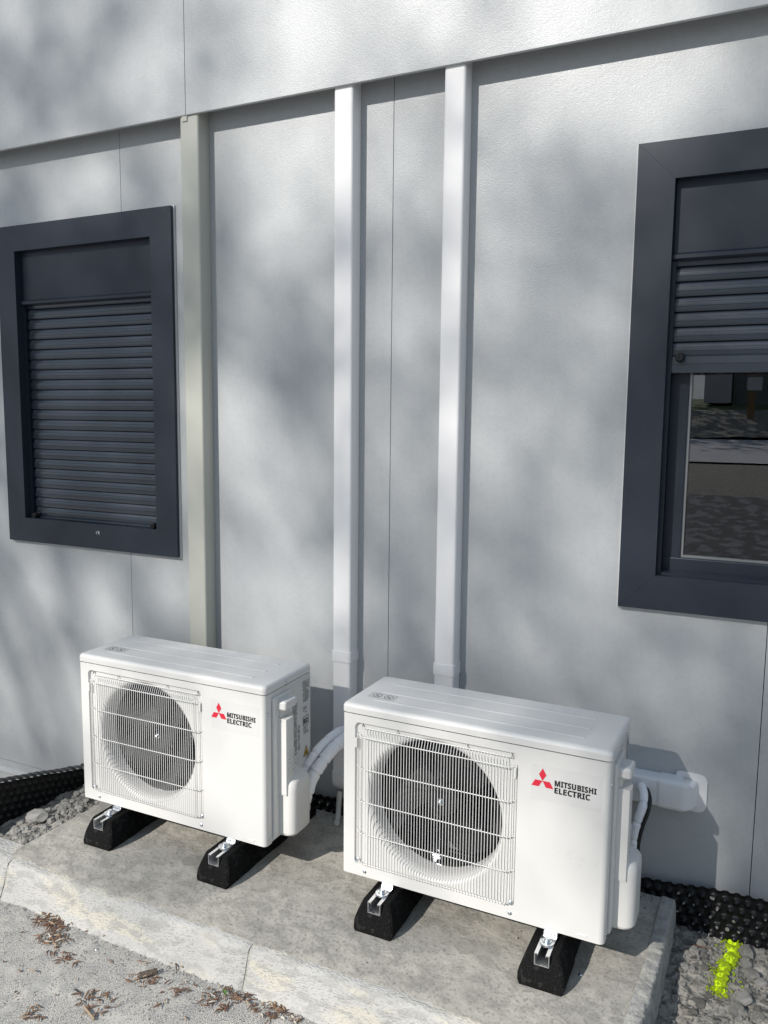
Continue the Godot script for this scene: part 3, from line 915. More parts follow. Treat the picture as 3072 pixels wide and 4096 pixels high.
func window(parent: Node, x0: float, slats: int, label: String) -> void:
	var w := node("window", parent)
	tag(w, label)
	var o := Rect2(x0, WY0, 0.996, WY1 - WY0)
	var b := MB.new()
	for q in [Rect2(o.position.x - 0.005, o.position.y - 0.004, o.size.x + 0.011, 0.006), Rect2(o.position.x - 0.005, o.end.y - 0.002, o.size.x + 0.011, 0.006), Rect2(o.position.x - 0.005, o.position.y + 0.002, 0.007, o.size.y - 0.004), Rect2(o.end.x - 0.002, o.position.y + 0.002, 0.008, o.size.y - 0.004)]:
		b.box(Vector3(q.get_center().x, q.get_center().y, 0.004), Vector3(q.size.x, q.size.y, 0.007))
	build(b, "sealant", M.seal, w)
	for k in 4:
		b = MB.new()
		b.extrude(bar_poly(o, k), 0.0045, 0.022)
		build(b, "frame_bar", M.anth, w)
	var ix0 := o.position.x + FW
	var ix1 := o.end.x - FW
	var iy0 := o.position.y + FW
	var iy1 := o.end.y - FW
	b = MB.new()
	b.box(Vector3(ix0 - 0.006, (iy0 + iy1) / 2, -0.046), Vector3(0.012, iy1 - iy0, 0.10))
	b.box(Vector3(ix1 + 0.006, (iy0 + iy1) / 2, -0.046), Vector3(0.012, iy1 - iy0, 0.10))
	b.box(Vector3((ix0 + ix1) / 2, iy0 - 0.006, -0.046), Vector3(ix1 - ix0 + 0.024, 0.012, 0.10))
	b.box(Vector3((ix0 + ix1) / 2, iy1 + 0.006, -0.046), Vector3(ix1 - ix0 + 0.024, 0.012, 0.10))
	build(b, "reveal", M.anth, w)
	b = MB.new()
	b.box(Vector3((ix0 + ix1) / 2, (2.013 + iy1) / 2, -0.022), Vector3(ix1 - ix0 - 0.004, iy1 - 2.013, 0.02))
	build(b, "shutter_box", M.anth, w)
	b = MB.new()
	along_x(b, [Vector2(-0.03, 1.993), Vector2(-0.004, 1.993), Vector2(0.001, 1.997), Vector2(0.001, 2.008), Vector2(-0.006, 2.0145), Vector2(-0.03, 2.0145)], ix0 + 0.001, ix1 - 0.001, 10)
	build(b, "shutter_trim", M.anth, w)
	# guide rails either side of the slats
	for s in [0, 1]:
		b = MB.new()
		var gx := ix0 + 0.006 if s == 0 else ix1 - 0.006
		b.box(Vector3(gx, (iy0 + 1.99) / 2, -0.016), Vector3(0.011, 1.99 - iy0, 0.012))
		if s == 0: build(b, "guide_rail", M.anth, w)
		else: build(b, "guide_rail", M.anth, w)
	var pitch := 0.0446
	b = MB.new()
	var zz := -0.034
	along_x(b, [Vector2(zz - 0.005, 0.0), Vector2(zz + 0.0066, 0.0), Vector2(zz + 0.0073, 0.003), Vector2(zz + 0.0076, 0.009), Vector2(zz + 0.0077, 0.0150), Vector2(zz + 0.0069, 0.0155), Vector2(zz + 0.0078, 0.0162), Vector2(zz + 0.0075, 0.022), Vector2(zz + 0.0067, 0.0275), Vector2(zz + 0.0056, 0.0280), Vector2(zz + 0.0063, 0.0288), Vector2(zz + 0.0046, 0.034), Vector2(zz + 0.0026, 0.0385), Vector2(zz + 0.0004, 0.0426), Vector2(zz - 0.0012, 0.0442), Vector2(zz - 0.005, 0.0442)], ix0 + 0.003, ix1 - 0.003, 24)
	var slat_mesh := b.done()
	for i in range(-1, slats):
		var so := obj("slat", slat_mesh, M.anth_slat, w)
		so.position.y = 1.9335 - pitch * i
	var bt := 1.9765 - pitch * slats + 0.003
	var bb := maxf(bt - 0.0525, iy0 + 0.001)
	b = MB.new()
	var bh := bt - bb
	along_x(b, [Vector2(-0.046, bb), Vector2(-0.018, bb), Vector2(-0.015, bb + 0.001), Vector2(-0.0155, bb + bh * 0.5), Vector2(-0.017, bb + bh * 0.52), Vector2(-0.0165, bb + bh * 0.56), Vector2(-0.018, bt - 0.003), Vector2(-0.021, bt), Vector2(-0.046, bt)], ix0 + 0.003, ix1 - 0.003, 12)
	build(b, "bottom_bar", M.anth_slat, w)
	for s in [0, 1]:
		b = MB.new()
		var sx := ix0 + 0.036 if s == 0 else ix1 - 0.036
		b.lathe([Vector2(0.0135, 0.0), Vector2(0.0145, 0.004), Vector2(0.0135, 0.012), Vector2(0.012, 0.022), Vector2(0.0105, 0.0245), Vector2(0.0045, 0.0248), Vector2(0.0045, 0.020), Vector2(0.0001, 0.020)], Transform3D(Basis(Vector3.RIGHT, PI / 2), Vector3(sx, bt - 0.006 if slats < 10 else bt + 0.004, -0.017)), 14)
		build(b, "stop_buffer", M.black_plastic, w)
	if slats > 15:
		b = MB.new()
		for i in 7: b.lathe([Vector2(0.0035 - 0.0003 * i, 0), Vector2(0.002, 0.0008), Vector2(0.0001, 0.001)], Transform3D(Basis(Vector3.RIGHT, PI / 2), Vector3(-0.428 + 0.009 * sin(i * 2.3), 1.004 - 0.002 * i, 0.0218)), 7)
		build(b, "paint_chips", M.seal, w)
	if slats < 15:
		# sash and double glazing below the raised shutter
		var sy1 := 1.99
		for k in 3:
			b = MB.new()
			if k == 0: b.rbox(Vector3(ix0 + 0.034, (iy0 + sy1) / 2, -0.078), Vector3(0.056, sy1 - iy0, 0.034), 0.004, 2)
			elif k == 1: b.rbox(Vector3(ix1 - 0.034, (iy0 + sy1) / 2, -0.078), Vector3(0.056, sy1 - iy0, 0.034), 0.004, 2)
			else: b.rbox(Vector3((ix0 + ix1) / 2, iy0 + 0.027, -0.076), Vector3(ix1 - ix0 - 0.012, 0.046, 0.038), 0.005, 2)
			build(b, "sash_bar", M.anth, w)
		b = MB.new()
		along_x(b, [Vector2(-0.10, iy0 + 0.001), Vector2(-0.03, iy0 + 0.001), Vector2(-0.012, iy0 - 0.001), Vector2(-0.012, iy0 + 0.006), Vector2(-0.03, iy0 + 0.009), Vector2(-0.10, iy0 + 0.012)], ix0 + 0.001, ix1 - 0.001, 10)
		build(b, "inner_sill", M.anth, w)
		var gx0 := ix0 + 0.062
		var gx1 := ix1 - 0.062
		var gy0 := iy0 + 0.050
		b = MB.new()
		b.box(Vector3(gx0 + 0.0035, (gy0 + sy1) / 2, -0.078), Vector3(0.007, sy1 - gy0, 0.018))
		b.box(Vector3(gx1 - 0.0035, (gy0 + sy1) / 2, -0.078), Vector3(0.007, sy1 - gy0, 0.018))
		b.box(Vector3((gx0 + gx1) / 2, gy0 + 0.0035, -0.078), Vector3(gx1 - gx0 - 0.014, 0.007, 0.018))
		build(b, "gasket", M.gasket, w)
		for z in [-0.074, -0.078, -0.094, -0.098]:
			b = MB.new()
			b.quad(Vector3(gx0 + 0.006, gy0 + 0.006, z), Vector3(gx1 - 0.006, gy0 + 0.006, z), Vector3(gx1 - 0.006, sy1, z), Vector3(gx0 + 0.006, sy1, z))
			build(b, "glass_pane", M.pane, w)
		b = MB.new()
		b.box(Vector3((ix0 + ix1) / 2, (1.99 + iy1) / 2, -0.07), Vector3(ix1 - ix0, iy1 - 1.985, 0.03))
		build(b, "shutter_casing", M.anth, w)
	else:
		b = MB.new()
		b.box(Vector3((ix0 + ix1) / 2, (iy0 + iy1) / 2, -0.085), Vector3(ix1 - ix0, iy1 - iy0, 0.02))
		build(b, "shutter_casing", M.anth, w)
func panel_poly(x0: float, x1: float, holes: Array) -> PackedVector2Array:
	# a panel from -0.19 to 3.6 high, notched where a window cuts into its left or right side
	var p := PackedVector2Array([Vector2(x0, -0.182)])
	p.append(Vector2(x1, -0.182))
	for h in holes:
		if h[1] >= x1: p.append_array(PackedVector2Array([Vector2(x1, WY0 + 0.06), Vector2(h[0] + 0.06, WY0 + 0.06), Vector2(h[0] + 0.06, WY1 - 0.06), Vector2(x1, WY1 - 0.06)]))
	p.append(Vector2(x1, 3.55)); p.append(Vector2(x0, 3.55))
	for h in holes:
		if h[0] <= x0: p.append_array(PackedVector2Array([Vector2(x0, WY1 - 0.06), Vector2(h[1] - 0.06, WY1 - 0.06), Vector2(h[1] - 0.06, WY0 + 0.06), Vector2(x0, WY0 + 0.06)]))
	return p
func make_building() -> void:
	var w := node("modular_building", null)
	tag(w, "pale grey steel panel building with dark shuttered windows behind the two outdoor units", "building")
	var seams := [-6.44, -5.21, -3.97, -2.735, -1.499, -0.263, 0.973, 2.2275, 3.46, 4.70]
	var hl := [-0.9837, 0.0123]
	var hr := [1.7932, 2.7892]
	for i in seams.size() - 1:
		var x0: float = seams[i] + 0.0012
		var x1: float = seams[i + 1] - 0.0012
		var holes := []
		if x0 < hl[1] and x1 > hl[0]: holes.append(hl)
		if x0 < hr[1] and x1 > hr[0]: holes.append(hr)
		var b := MB.new()
		b.extrude(panel_poly(x0, x1, holes), -0.08, 0.0)
		build(b, "wall_panel", M.wall, w)
	var b := MB.new()
	for s in seams:
		if (s > hl[0] and s < hl[1]) or (s > hr[0] and s < hr[1]):
			b.box(Vector3(s, 0.36, -0.03), Vector3(0.05, 1.1, 0.04)); b.box(Vector3(s, 2.95, -0.03), Vector3(0.05, 1.2, 0.04))
		else: b.box(Vector3(s, 1.68, -0.03), Vector3(0.05, 3.7, 0.04))
	# joint cores sit inside the panels and show only as the dark line between them
	build(b, "panel_joint", M.joint, w)
	# base flashing
	b = MB.new()
	along_x(b, [Vector2(-0.08, -0.19), Vector2(0.006, -0.184), Vector2(0.006, -0.214), Vector2(0.001, -0.216), Vector2(0.001, -0.218), Vector2(0.014, -0.222), Vector2(0.018, -0.240), Vector2(0.014, -0.244), Vector2(0.004, -0.246), Vector2(0.004, -0.52), Vector2(-0.08, -0.52)], -6.44, 4.7, 20)
	build(b, "base_flashing", M.wall, w)
	for q in [[-6.44, 0.1362], [0.1388, 4.7]]:
		b = MB.new()
		b.extrude(ccw(PackedVector2Array([Vector2(FZ - 0.004, FB + 0.02), Vector2(FZ - 0.004, FB + 0.003), Vector2(0.061, FB + 0.003), Vector2(0.061, FB + 0.0005), Vector2(FZ - 0.0015, FB + 0.0005), Vector2(FZ, FB + 0.002), Vector2(FZ, 3.95), Vector2(0.03, 3.95), Vector2(0.03, 3.93), Vector2(FZ - 0.004, 3.93)])), q[0], q[1], Transform3D(AX, Vector3.ZERO), true, 30)
		build(b, "fascia_panel", M.wall, w)
	b = MB.new()
	b.box(Vector3(0.1375, 3.29, 0.05), Vector3(0.03, 1.3, 0.01))
	build(b, "panel_joint", M.joint, w)
	# rest of the shell, so that daylight enters only through the window
	b = MB.new()
	b.box(Vector3(-0.87, 3.62, -2.2), Vector3(11.1, 0.12, 4.4))
	build(b, "roof", M.room, w)
	b = MB.new()
	b.box(Vector3(-0.87, 1.5, -4.36), Vector3(11.1, 4.1, 0.1)); b.box(Vector3(-6.4, 1.5, -2.2), Vector3(0.08, 4.1, 4.24)); b.box(Vector3(4.66, 1.5, -2.2), Vector3(0.08, 4.1, 4.24))
	build(b, "rear_wall", M.room, w)
	b = MB.new()
	b.box(Vector3(-0.87, -0.1, -2.2), Vector3(11.0, 0.1, 4.2))
	build(b, "room_floor", M.room, w)
	window(w, hl[0], 21, "window with its dark roller shutter fully closed")
	window(w, hr[0], 6, "window with its roller shutter raised above dark glass")

func trunk_profile(w: float, d: float, r: float) -> PackedVector2Array:
	var p := PackedVector2Array([Vector2(-w / 2, 0), Vector2(-w / 2, d - r)])
	for i in range(0, 6): p.append(Vector2(-w / 2 + r * (1 - cos(PI / 2 * i / 5)), d - r + r * sin(PI / 2 * i / 5)))
	for i in range(0, 6): p.append(Vector2(w / 2 - r * (1 - sin(PI / 2 * i / 5)), d - r + r * cos(PI / 2 * i / 5)))
	p.append(Vector2(w / 2, d - r)); p.append(Vector2(w / 2, 0))
	var o := PackedVector2Array()
	for q in p:
		if o.is_empty() or o[o.size() - 1].distance_to(q) > 0.0003: o.append(q)
	return ccw(o)
func make_trunkings() -> void:
	var info := [[0.1455, 0.088, 0.064, 0.009, "beige grey rectangular downpipe beside the closed shuttered window", "downpipe"], [0.8095, 0.0745, 0.060, 0.009, "white wall trunking running down to the wrapped pipes between the units", "trunking"], [1.2180, 0.0735, 0.060, 0.009, "white wall trunking ending behind the unit nearest the glazed window", "trunking"]]
	for k in 3:
		var i: Array = info[k]
		var t := node("downpipe" if k == 0 else "wall_trunking", null, Vector3(i[0], 0, 0.0015))
		tag(t, i[4], i[5], "" if k == 0 else "white wall trunkings")
		var b := MB.new()
		b.extrude(trunk_profile(i[1], i[2], i[3]), [0.02, 0.172, 0.30][k], 2.70, Transform3D(AY, Vector3.ZERO), true, 40)
		build(b, "pipe_body" if k == 0 else "cover", M.beige if k == 0 else M.pvc, t)
		if k == 0:
			b = MB.new()
			b.box(Vector3(-0.018, 2.628, i[2] + 0.0025), Vector3(0.024, 0.022, 0.003))
			build(b, "clip", M.beige, t)
		else:
			b = MB.new()
			var cy := 0.6315 if k == 1 else 0.642
			b.extrude(trunk_profile(i[1] + 0.0075, i[2] + 0.004, 0.010), cy - 0.021, cy + 0.0175, Transform3D(AY, Vector3.ZERO), true, 40)
			build(b, "coupler", M.pvc, t)
		if k == 1:
			# rounded end elbow
			b = MB.new()
			for q in 8:
				var a0 := PI / 2 * q / 8
				var a1 := PI / 2 * (q + 1) / 8
				var p0 := trunk_profile(i[1] + 0.006, (i[2] + 0.003) * cos(a0) + 0.004, minf(0.014, (i[2]) * cos(a0) * 0.4 + 0.001))
				var p1 := trunk_profile(i[1] + 0.006, (i[2] + 0.003) * cos(a1) + 0.004, minf(0.014, (i[2]) * cos(a1) * 0.4 + 0.001))
				if p0.size() != p1.size(): continue
				var la := []
				var lb := []
				for s in p0.size():
					la.append(Vector3(p0[s].x, 0.145 - 0.052 * sin(a0), p0[s].y)); lb.append(Vector3(p1[s].x, 0.145 - 0.052 * sin(a1), p1[s].y))
				b.strip(la, lb, true, true)
			b.extrude(trunk_profile(i[1] + 0.006, i[2] + 0.007, 0.014), 0.145, 0.176, Transform3D(AY, Vector3.ZERO), true, 40)
			build(b, "end_elbow", M.pvc, t)
	# short horizontal conduit behind the second unit
	var c := node("conduit_run", null, Vector3(1.867, 0.349, 0.0015))
	tag(c, "short white horizontal trunking with rounded end plate on the grey wall", "trunking", "white wall trunkings")
	var b := MB.new()
	var hx := Transform3D(Basis(Vector3(0, -1, 0), Vector3(0, 0, 1), Vector3(1, 0, 0)), Vector3.ZERO)
	b.extrude(trunk_profile(0.090, 0.056, 0.008), -0.55, 0.100, hx, true, 40)
	build(b, "cover", M.pvc, c)
	b = MB.new()
	b.extrude(trunk_profile(0.097, 0.060, 0.014), 0.084, 0.150, hx, true, 40)
	var pa := trunk_profile(0.097, 0.060, 0.014)
	var prev := []
	for q in 9:
		var a := PI / 2 * q / 8
		var cur := []
		for s in pa: cur.append(Vector3(0.150 + 0.044 * sin(a) * (0.2 + 0.8 * clampf(s.y / 0.06, 0.25, 1.0)), -s.x * (1.0 - 0.10 * sin(a)), s.y * maxf(cos(a), 0.02)))
		if prev: b.strip(prev, cur, true, true)
		prev = cur
	build(b, "end_elbow", M.pvc, c)
	b = MB.new()
	var lp := PackedVector2Array()
	var x0 := 0.128
	var x1 := 0.222
	for k in 4:
		var cc := [Vector2(x1 - 0.025, -0.035), Vector2(x1 - 0.025, 0.040), Vector2(x0 + 0.012, 0.053), Vector2(x0 + 0.012, -0.048)]
		var rr: float = [0.025, 0.025, 0.012, 0.012][k]
		for i in 6:
			var a := -PI / 2 + PI / 2 * k + PI / 2 * i / 5
			lp.append(cc[k] + Vector2(cos(a), sin(a)) * rr)
	b.extrude(ccw(lp), 0.0, 0.004, Transform3D(), true, 30)
	build(b, "end_plate", M.pvc, c)

func wrapped(b: MB, pts: Array, r: float, sd: int, ribs := true) -> void:
	# foam lagging: a tube with fine lengthwise ribs, pinched where it is tied
	var cv := Curve3D.new()
	for p in pts: cv.add_point(p)
	for i in range(1, pts.size() - 1):
		var t: Vector3 = (pts[i + 1] - pts[i - 1]) * 0.22
		cv.set_point_in(i, -t); cv.set_point_out(i, t)
	var n := 70
	var L := cv.get_baked_length()
	var rr := RandomNumberGenerator.new()
	rr.seed = sd
	var pin := []
	var at := 0.03
	while at < L:
		pin.append(at)
		at += rr.randf_range(0.045, 0.075)
	var sides := 36
	var prev := []
	var x := Vector3(0.2, 0.3, 0.9)
	for i in n + 1:
		var s := L * i / n
		var p := cv.sample_baked(s, true)
		var t := (cv.sample_baked(minf(s + 0.004, L), true) - cv.sample_baked(maxf(s - 0.004, 0), true)).normalized()
		x = (x - t * x.dot(t)).normalized()
		var y := t.cross(x)
		var k := 1.0
		for q in pin: k -= 0.20 * exp(-pow((s - q) / 0.004, 2.0)) - 0.07 * exp(-pow((s - q - 0.009) / 0.006, 2.0))
		var ring := []
		for j in sides:
			var a := TAU * j / sides
			var q := r * k * (1.0 + (0.045 if j % 2 == 0 and ribs else 0.0) + 0.06 * FN.get_noise_3d(p.x * 900 + cos(a) * 40, p.y * 900 + sin(a) * 40, sd * 17.0))
			ring.append(p + (x * cos(a) + y * sin(a)) * q)
		if prev: b.strip(prev, ring, true, true)
		prev = ring
func make_pipes() -> void:
	var b := MB.new()
	wrapped(b, [Vector3(0.785, 0.20, 0.335), Vector3(0.795, 0.27, 0.305), Vector3(0.818, 0.331, 0.27), Vector3(0.836, 0.364, 0.215), Vector3(0.842, 0.372, 0.14), Vector3(0.83, 0.35, 0.065)], 0.0155, 4)
	tag(build(b, "wrapped_pipe", M.wrap), "thinner white lagged pipe, upper of the two arching to the wall", "pipe", "white lagged pipes")
	b = MB.new()
	wrapped(b, [Vector3(0.82, 0.19, 0.335), Vector3(0.832, 0.258, 0.312), Vector3(0.852, 0.309, 0.28), Vector3(0.872, 0.349, 0.23), Vector3(0.876, 0.358, 0.155), Vector3(0.845, 0.335, 0.068)], 0.0205, 9)
	tag(build(b, "wrapped_pipe", M.wrap), "thicker white lagged pipe, lower of the two arching to the wall", "pipe", "white lagged pipes")
	b = MB.new()
	wrapped(b, [Vector3(1.899, 0.348, 0.050), Vector3(1.903, 0.372, 0.085), Vector3(1.914, 0.366, 0.118), Vector3(1.916, 0.335, 0.138), Vector3(1.906, 0.295, 0.148), Vector3(1.898, 0.25, 0.154), Vector3(1.896, 0.20, 0.16), Vector3(1.897, 0.14, 0.18)], 0.0125, 14)
	tag(build(b, "wrapped_pipe", M.wrap), "white lagged pipe coming out of the short horizontal trunking", "pipe", "white lagged pipes")
	b = MB.new()
	var cp := []
	for q in [Vector3(1.912, 0.35, 0.05), Vector3(1.922, 0.366, 0.09), Vector3(1.934, 0.352, 0.122), Vector3(1.932, 0.32, 0.142), Vector3(1.922, 0.285, 0.15), Vector3(1.914, 0.245, 0.156), Vector3(1.910, 0.20, 0.16), Vector3(1.911, 0.14, 0.18)]: cp.append(q)
	b.tube(smooth_path(cp, 40), 0.0062, 10)
	tag(build(b, "power_cable", M.cable), "black power cable running beside the lagged pipe behind the second unit", "cable")
	# corrugated condensate hose on the slab
	b = MB.new()
	var hp := smooth_path([Vector3(0.832, 0.0135, 0.130), Vector3(0.812, 0.016, 0.085), Vector3(0.803, 0.045, 0.064), Vector3(0.806, 0.10, 0.062)], 110)
	var hr := []
	for i in hp.size(): hr.append(0.0108 if (i / 2) % 2 == 0 else 0.0088)
	b.tube(hp, hr, 14)
	tag(build(b, "drain_hose", M.hose), "short ribbed cream drain hose lying at the back of the slab", "hose")
func smooth_path(pts: Array, n: int) -> Array:
	var cv := Curve3D.new()
	for p in pts: cv.add_point(p)
	for i in range(1, pts.size() - 1):
		var t: Vector3 = (pts[i + 1] - pts[i - 1]) * 0.22
		cv.set_point_in(i, -t); cv.set_point_out(i, t)
	var o := []
	for i in n + 1: o.append(cv.sample_baked(cv.get_baked_length() * i / n, true))
	return o

# ---------------------------------------------------------------- ground
func make_slab_and_kerb() -> void:
	var s := node("concrete_slab", null)
	setting(s, "grey concrete slab under the two units")
	var b := MB.new()
	var top := func(u: float, v: float) -> Vector3:
		var x := lerpf(-0.085, 1.976, u)
		var z := lerpf(0.812, 0.048, v)
		if v == 0.0: z += 0.014 * FN.get_noise_2d(x * 60, 3.0) + 0.009 * FN.get_noise_2d(x * 300, 9.0) + 0.005 * FN.get_noise_2d(x * 1300, 2.0)
		if u == 0.0: x += 0.004 * FN.get_noise_2d(z * 150, 5.0)
		if u == 1.0: x += 0.0015 * FN.get_noise_2d(z * 150, 5.0)
		var y := 0.0018 * FN.get_noise_2d(x * 30, z * 30) + 0.0007 * FN.get_noise_2d(x * 160, z * 160)
		y -= 0.004 * smoothstep(0.03, 0.0, v)
		return Vector3(x, y, z)
	b.grid(260, 96, top)
	b.grid(260, 1, func(u, v):
		var p: Vector3 = top.call(u, 0.0)
		return p if v == 1.0 else Vector3(p.x, -0.14, p.z - 0.003))
	b.grid(96, 1, func(u, v):
		var p: Vector3 = top.call(0.0, 1.0 - u)
		return p if v == 1.0 else Vector3(p.x, -0.14, p.z))
	build(b, "slab_surface", M.slab, s)
	# pale raised edge strip at the far right of the slab
	b = MB.new()
	var edge := func(u: float, v: float) -> Vector3:
		var z := lerpf(0.835, 0.046, u)
		var pr := [Vector2(2.024, -0.14), Vector2(2.018, -0.07), Vector2(2.014, -0.010), Vector2(2.010, 0.002), Vector2(2.004, 0.0045), Vector2(1.985, 0.005), Vector2(1.972, 0.0045), Vector2(1.9685, 0.001), Vector2(1.9685, -0.02)]
		var k: float = v * 8.0
		var i := mini(int(k), 7)
		var q: Vector2 = pr[i].lerp(pr[i + 1], k - i)
		var rag := 0.0045 * FN.get_noise_3d(z * 260, v * 30, 4) + 0.003 * FN.get_noise_3d(z * 900, v * 60, 8)
		var x := q.x + rag * (1.0 if v < 0.7 else 0.35) - 0.018 * smoothstep(0.3, 0.9, z)
		return Vector3(x + 0.018 * 0.25, q.y + 0.4 * rag * (1.0 if v < 0.85 else 0.0), z)
	b.grid(150, 8, edge)
	build(b, "edge_strip", M.lip_stone, s)
	var k := node("kerb", null)
	setting(k, "pale concrete kerb along the front of the slab")
	var prof := [Vector2(0.892, -0.128), Vector2(0.872, -0.114), Vector2(0.860, -0.085), Vector2(0.850, -0.052), Vector2(0.843, -0.028), Vector2(0.834, -0.013), Vector2(0.822, -0.007), Vector2(0.80, -0.0055), Vector2(0.74, -0.0055)]
	for i in range(-3, 5):
		b = MB.new()
		var xa := -0.060 + 1.0 * i + 0.004
		var xb := xa + 0.992
		b.grid(90, 8, func(u, v):
			var x := lerpf(xa, xb, u)
			var q: Vector2 = prof[int(round(v * 8))]
			var e := minf(u, 1.0 - u) * 0.99
			var dn := 0.004 * smoothstep(0.012, 0.0, e)
			var nz := 0.0022 * FN.get_noise_3d(x * 40, q.y * 300, 7.0) + 0.0011 * FN.get_noise_3d(x * 260, q.y * 900, q.x * 900)
			return Vector3(x, q.y - dn * (1.0 if v > 0.4 else 0.3) + nz * (1.0 if v > 0.55 else 0.2), q.x - dn * (1.0 if v < 0.6 else 0.0) + nz + (0.022 * FN.get_noise_2d(x * 70, 31.0) + 0.012 * FN.get_noise_2d(x * 420, 37.0) if v < 0.05 else 0.0)))
		build(b, "kerb_stone", M.kerb, k)
		b = MB.new()
		b.grid(2, 8, func(u, v):
			var q: Vector2 = prof[int(round(v * 8))]
			return Vector3(xb - 0.002 + 0.012 * u, q.y - 0.0045 + 0.001 * FN.get_noise_2d(v * 900, i), q.x - 0.0045))
		build(b, "mortar_joint", M.mortar, k)
func terrain_strip(called: String, zs: Array, m: Material, label: String, bump: float) -> void:
	var b := MB.new()
	var nz := zs.size() - 1
	var sub := 4
	b.grid(100, nz * sub, func(u, v):
		var k: float = (1.0 - v) * nz
		var i := mini(int(k), nz - 1)
		var q: Vector2 = zs[i].lerp(zs[i + 1], k - i)
		var x := lerpf(-1.0, 1.0, u)
		x = x * absf(x) * 90.0
		return Vector3(x, q.y + bump * FN.get_noise_2d(x * 8, q.x * 8), q.x))
	setting(build(b, called, m), label)
func stone_mesh(r: RandomNumberGenerator, sub: bool, sq := 0.75) -> ArrayMesh:
	var t := (1.0 + sqrt(5.0)) / 2.0
	var vs := [Vector3(-1, t, 0), Vector3(1, t, 0), Vector3(-1, -t, 0), Vector3(1, -t, 0), Vector3(0, -1, t), Vector3(0, 1, t), Vector3(0, -1, -t), Vector3(0, 1, -t), Vector3(t, 0, -1), Vector3(t, 0, 1), Vector3(-t, 0, -1), Vector3(-t, 0, 1)]
	var fs := [[0, 11, 5], [0, 5, 1], [0, 1, 7], [0, 7, 10], [0, 10, 11], [1, 5, 9], [5, 11, 4], [11, 10, 2], [10, 7, 6], [7, 1, 8], [3, 9, 4], [3, 4, 2], [3, 2, 6], [3, 6, 8], [3, 8, 9], [4, 9, 5], [2, 4, 11], [6, 2, 10], [8, 6, 7], [9, 8, 1]]
	var o := Vector3(r.randf(), r.randf(), r.randf()) * 900.0
	var st := Vector3(r.randf_range(0.8, 1.25), sq * r.randf_range(0.75, 1.1), r.randf_range(0.75, 1.1))
	var f := func(p: Vector3) -> Vector3:
		p = p.normalized()
		var q := p * (1.0 + 0.5 * FN.get_noise_3dv(p * 48.0 + o) + 0.2 * FN.get_noise_3dv(p * 160.0 + o))
		return q * st
	var b := MB.new()
	for t3 in fs:
		var a: Vector3 = vs[t3[0]]
		var c: Vector3 = vs[t3[1]]
		var d: Vector3 = vs[t3[2]]
		if sub:
			var ac := (a.normalized() + c.normalized())
			var cd := (c.normalized() + d.normalized())
			var da := (d.normalized() + a.normalized())
			for q in [[a, ac, da], [ac, c, cd], [da, cd, d], [ac, cd, da]]: b.ftri(f.call(q[0]), f.call(q[1]), f.call(q[2]))
		else: b.ftri(f.call(a), f.call(c), f.call(d))
	return b.done()
func bed_left(x: float, z: float) -> float:
	return -0.010 - 0.06 * smoothstep(-0.16, -0.38, x) + 0.018 * FN.get_noise_2d(x * 120, z * 120) + 0.006 * FN.get_noise_2d(x * 500, z * 500) - 0.03 * smoothstep(0.70, 0.80, z)
func bed_right(x: float, z: float) -> float:
	return -0.085 - 0.02 * smoothstep(0.3, 0.8, z) + 0.022 * FN.get_noise_2d(x * 70 + 50, z * 70) + 0.008 * FN.get_noise_2d(x * 400, z * 400)
func scatter(called: String, m: Material, meshes: Array, spots: Array, label: String, cat: String) -> void:
	# spots: [position, size, seed]; one MultiMesh per mesh, joined under one object
	var root := node(called, null)
	tag(root, label, cat, "", "stuff")
	for k in meshes.size():
		var mine := []
		for i in spots.size():
			if i % meshes.size() == k: mine.append(spots[i])
		var mm := MultiMesh.new()
		mm.transform_format = MultiMesh.TRANSFORM_3D
		mm.mesh = meshes[k]
		mm.instance_count = mine.size()
		for i in mine.size():
			var q: Array = mine[i]
			mm.set_instance_transform(i, Transform3D(Basis.from_euler(Vector3(rng.randf() * 6, rng.randf() * 6, rng.randf() * 6)) * Basis.from_scale(Vector3.ONE * q[1]), q[0]))
		var o := MultiMeshInstance3D.new()
		o.name = "chips"
		o.multimesh = mm
		o.material_override = m if m else M.stones[k % M.stones.size()]
		root.add_child(o, true)
		tag(o, "", "", "", "stuff")
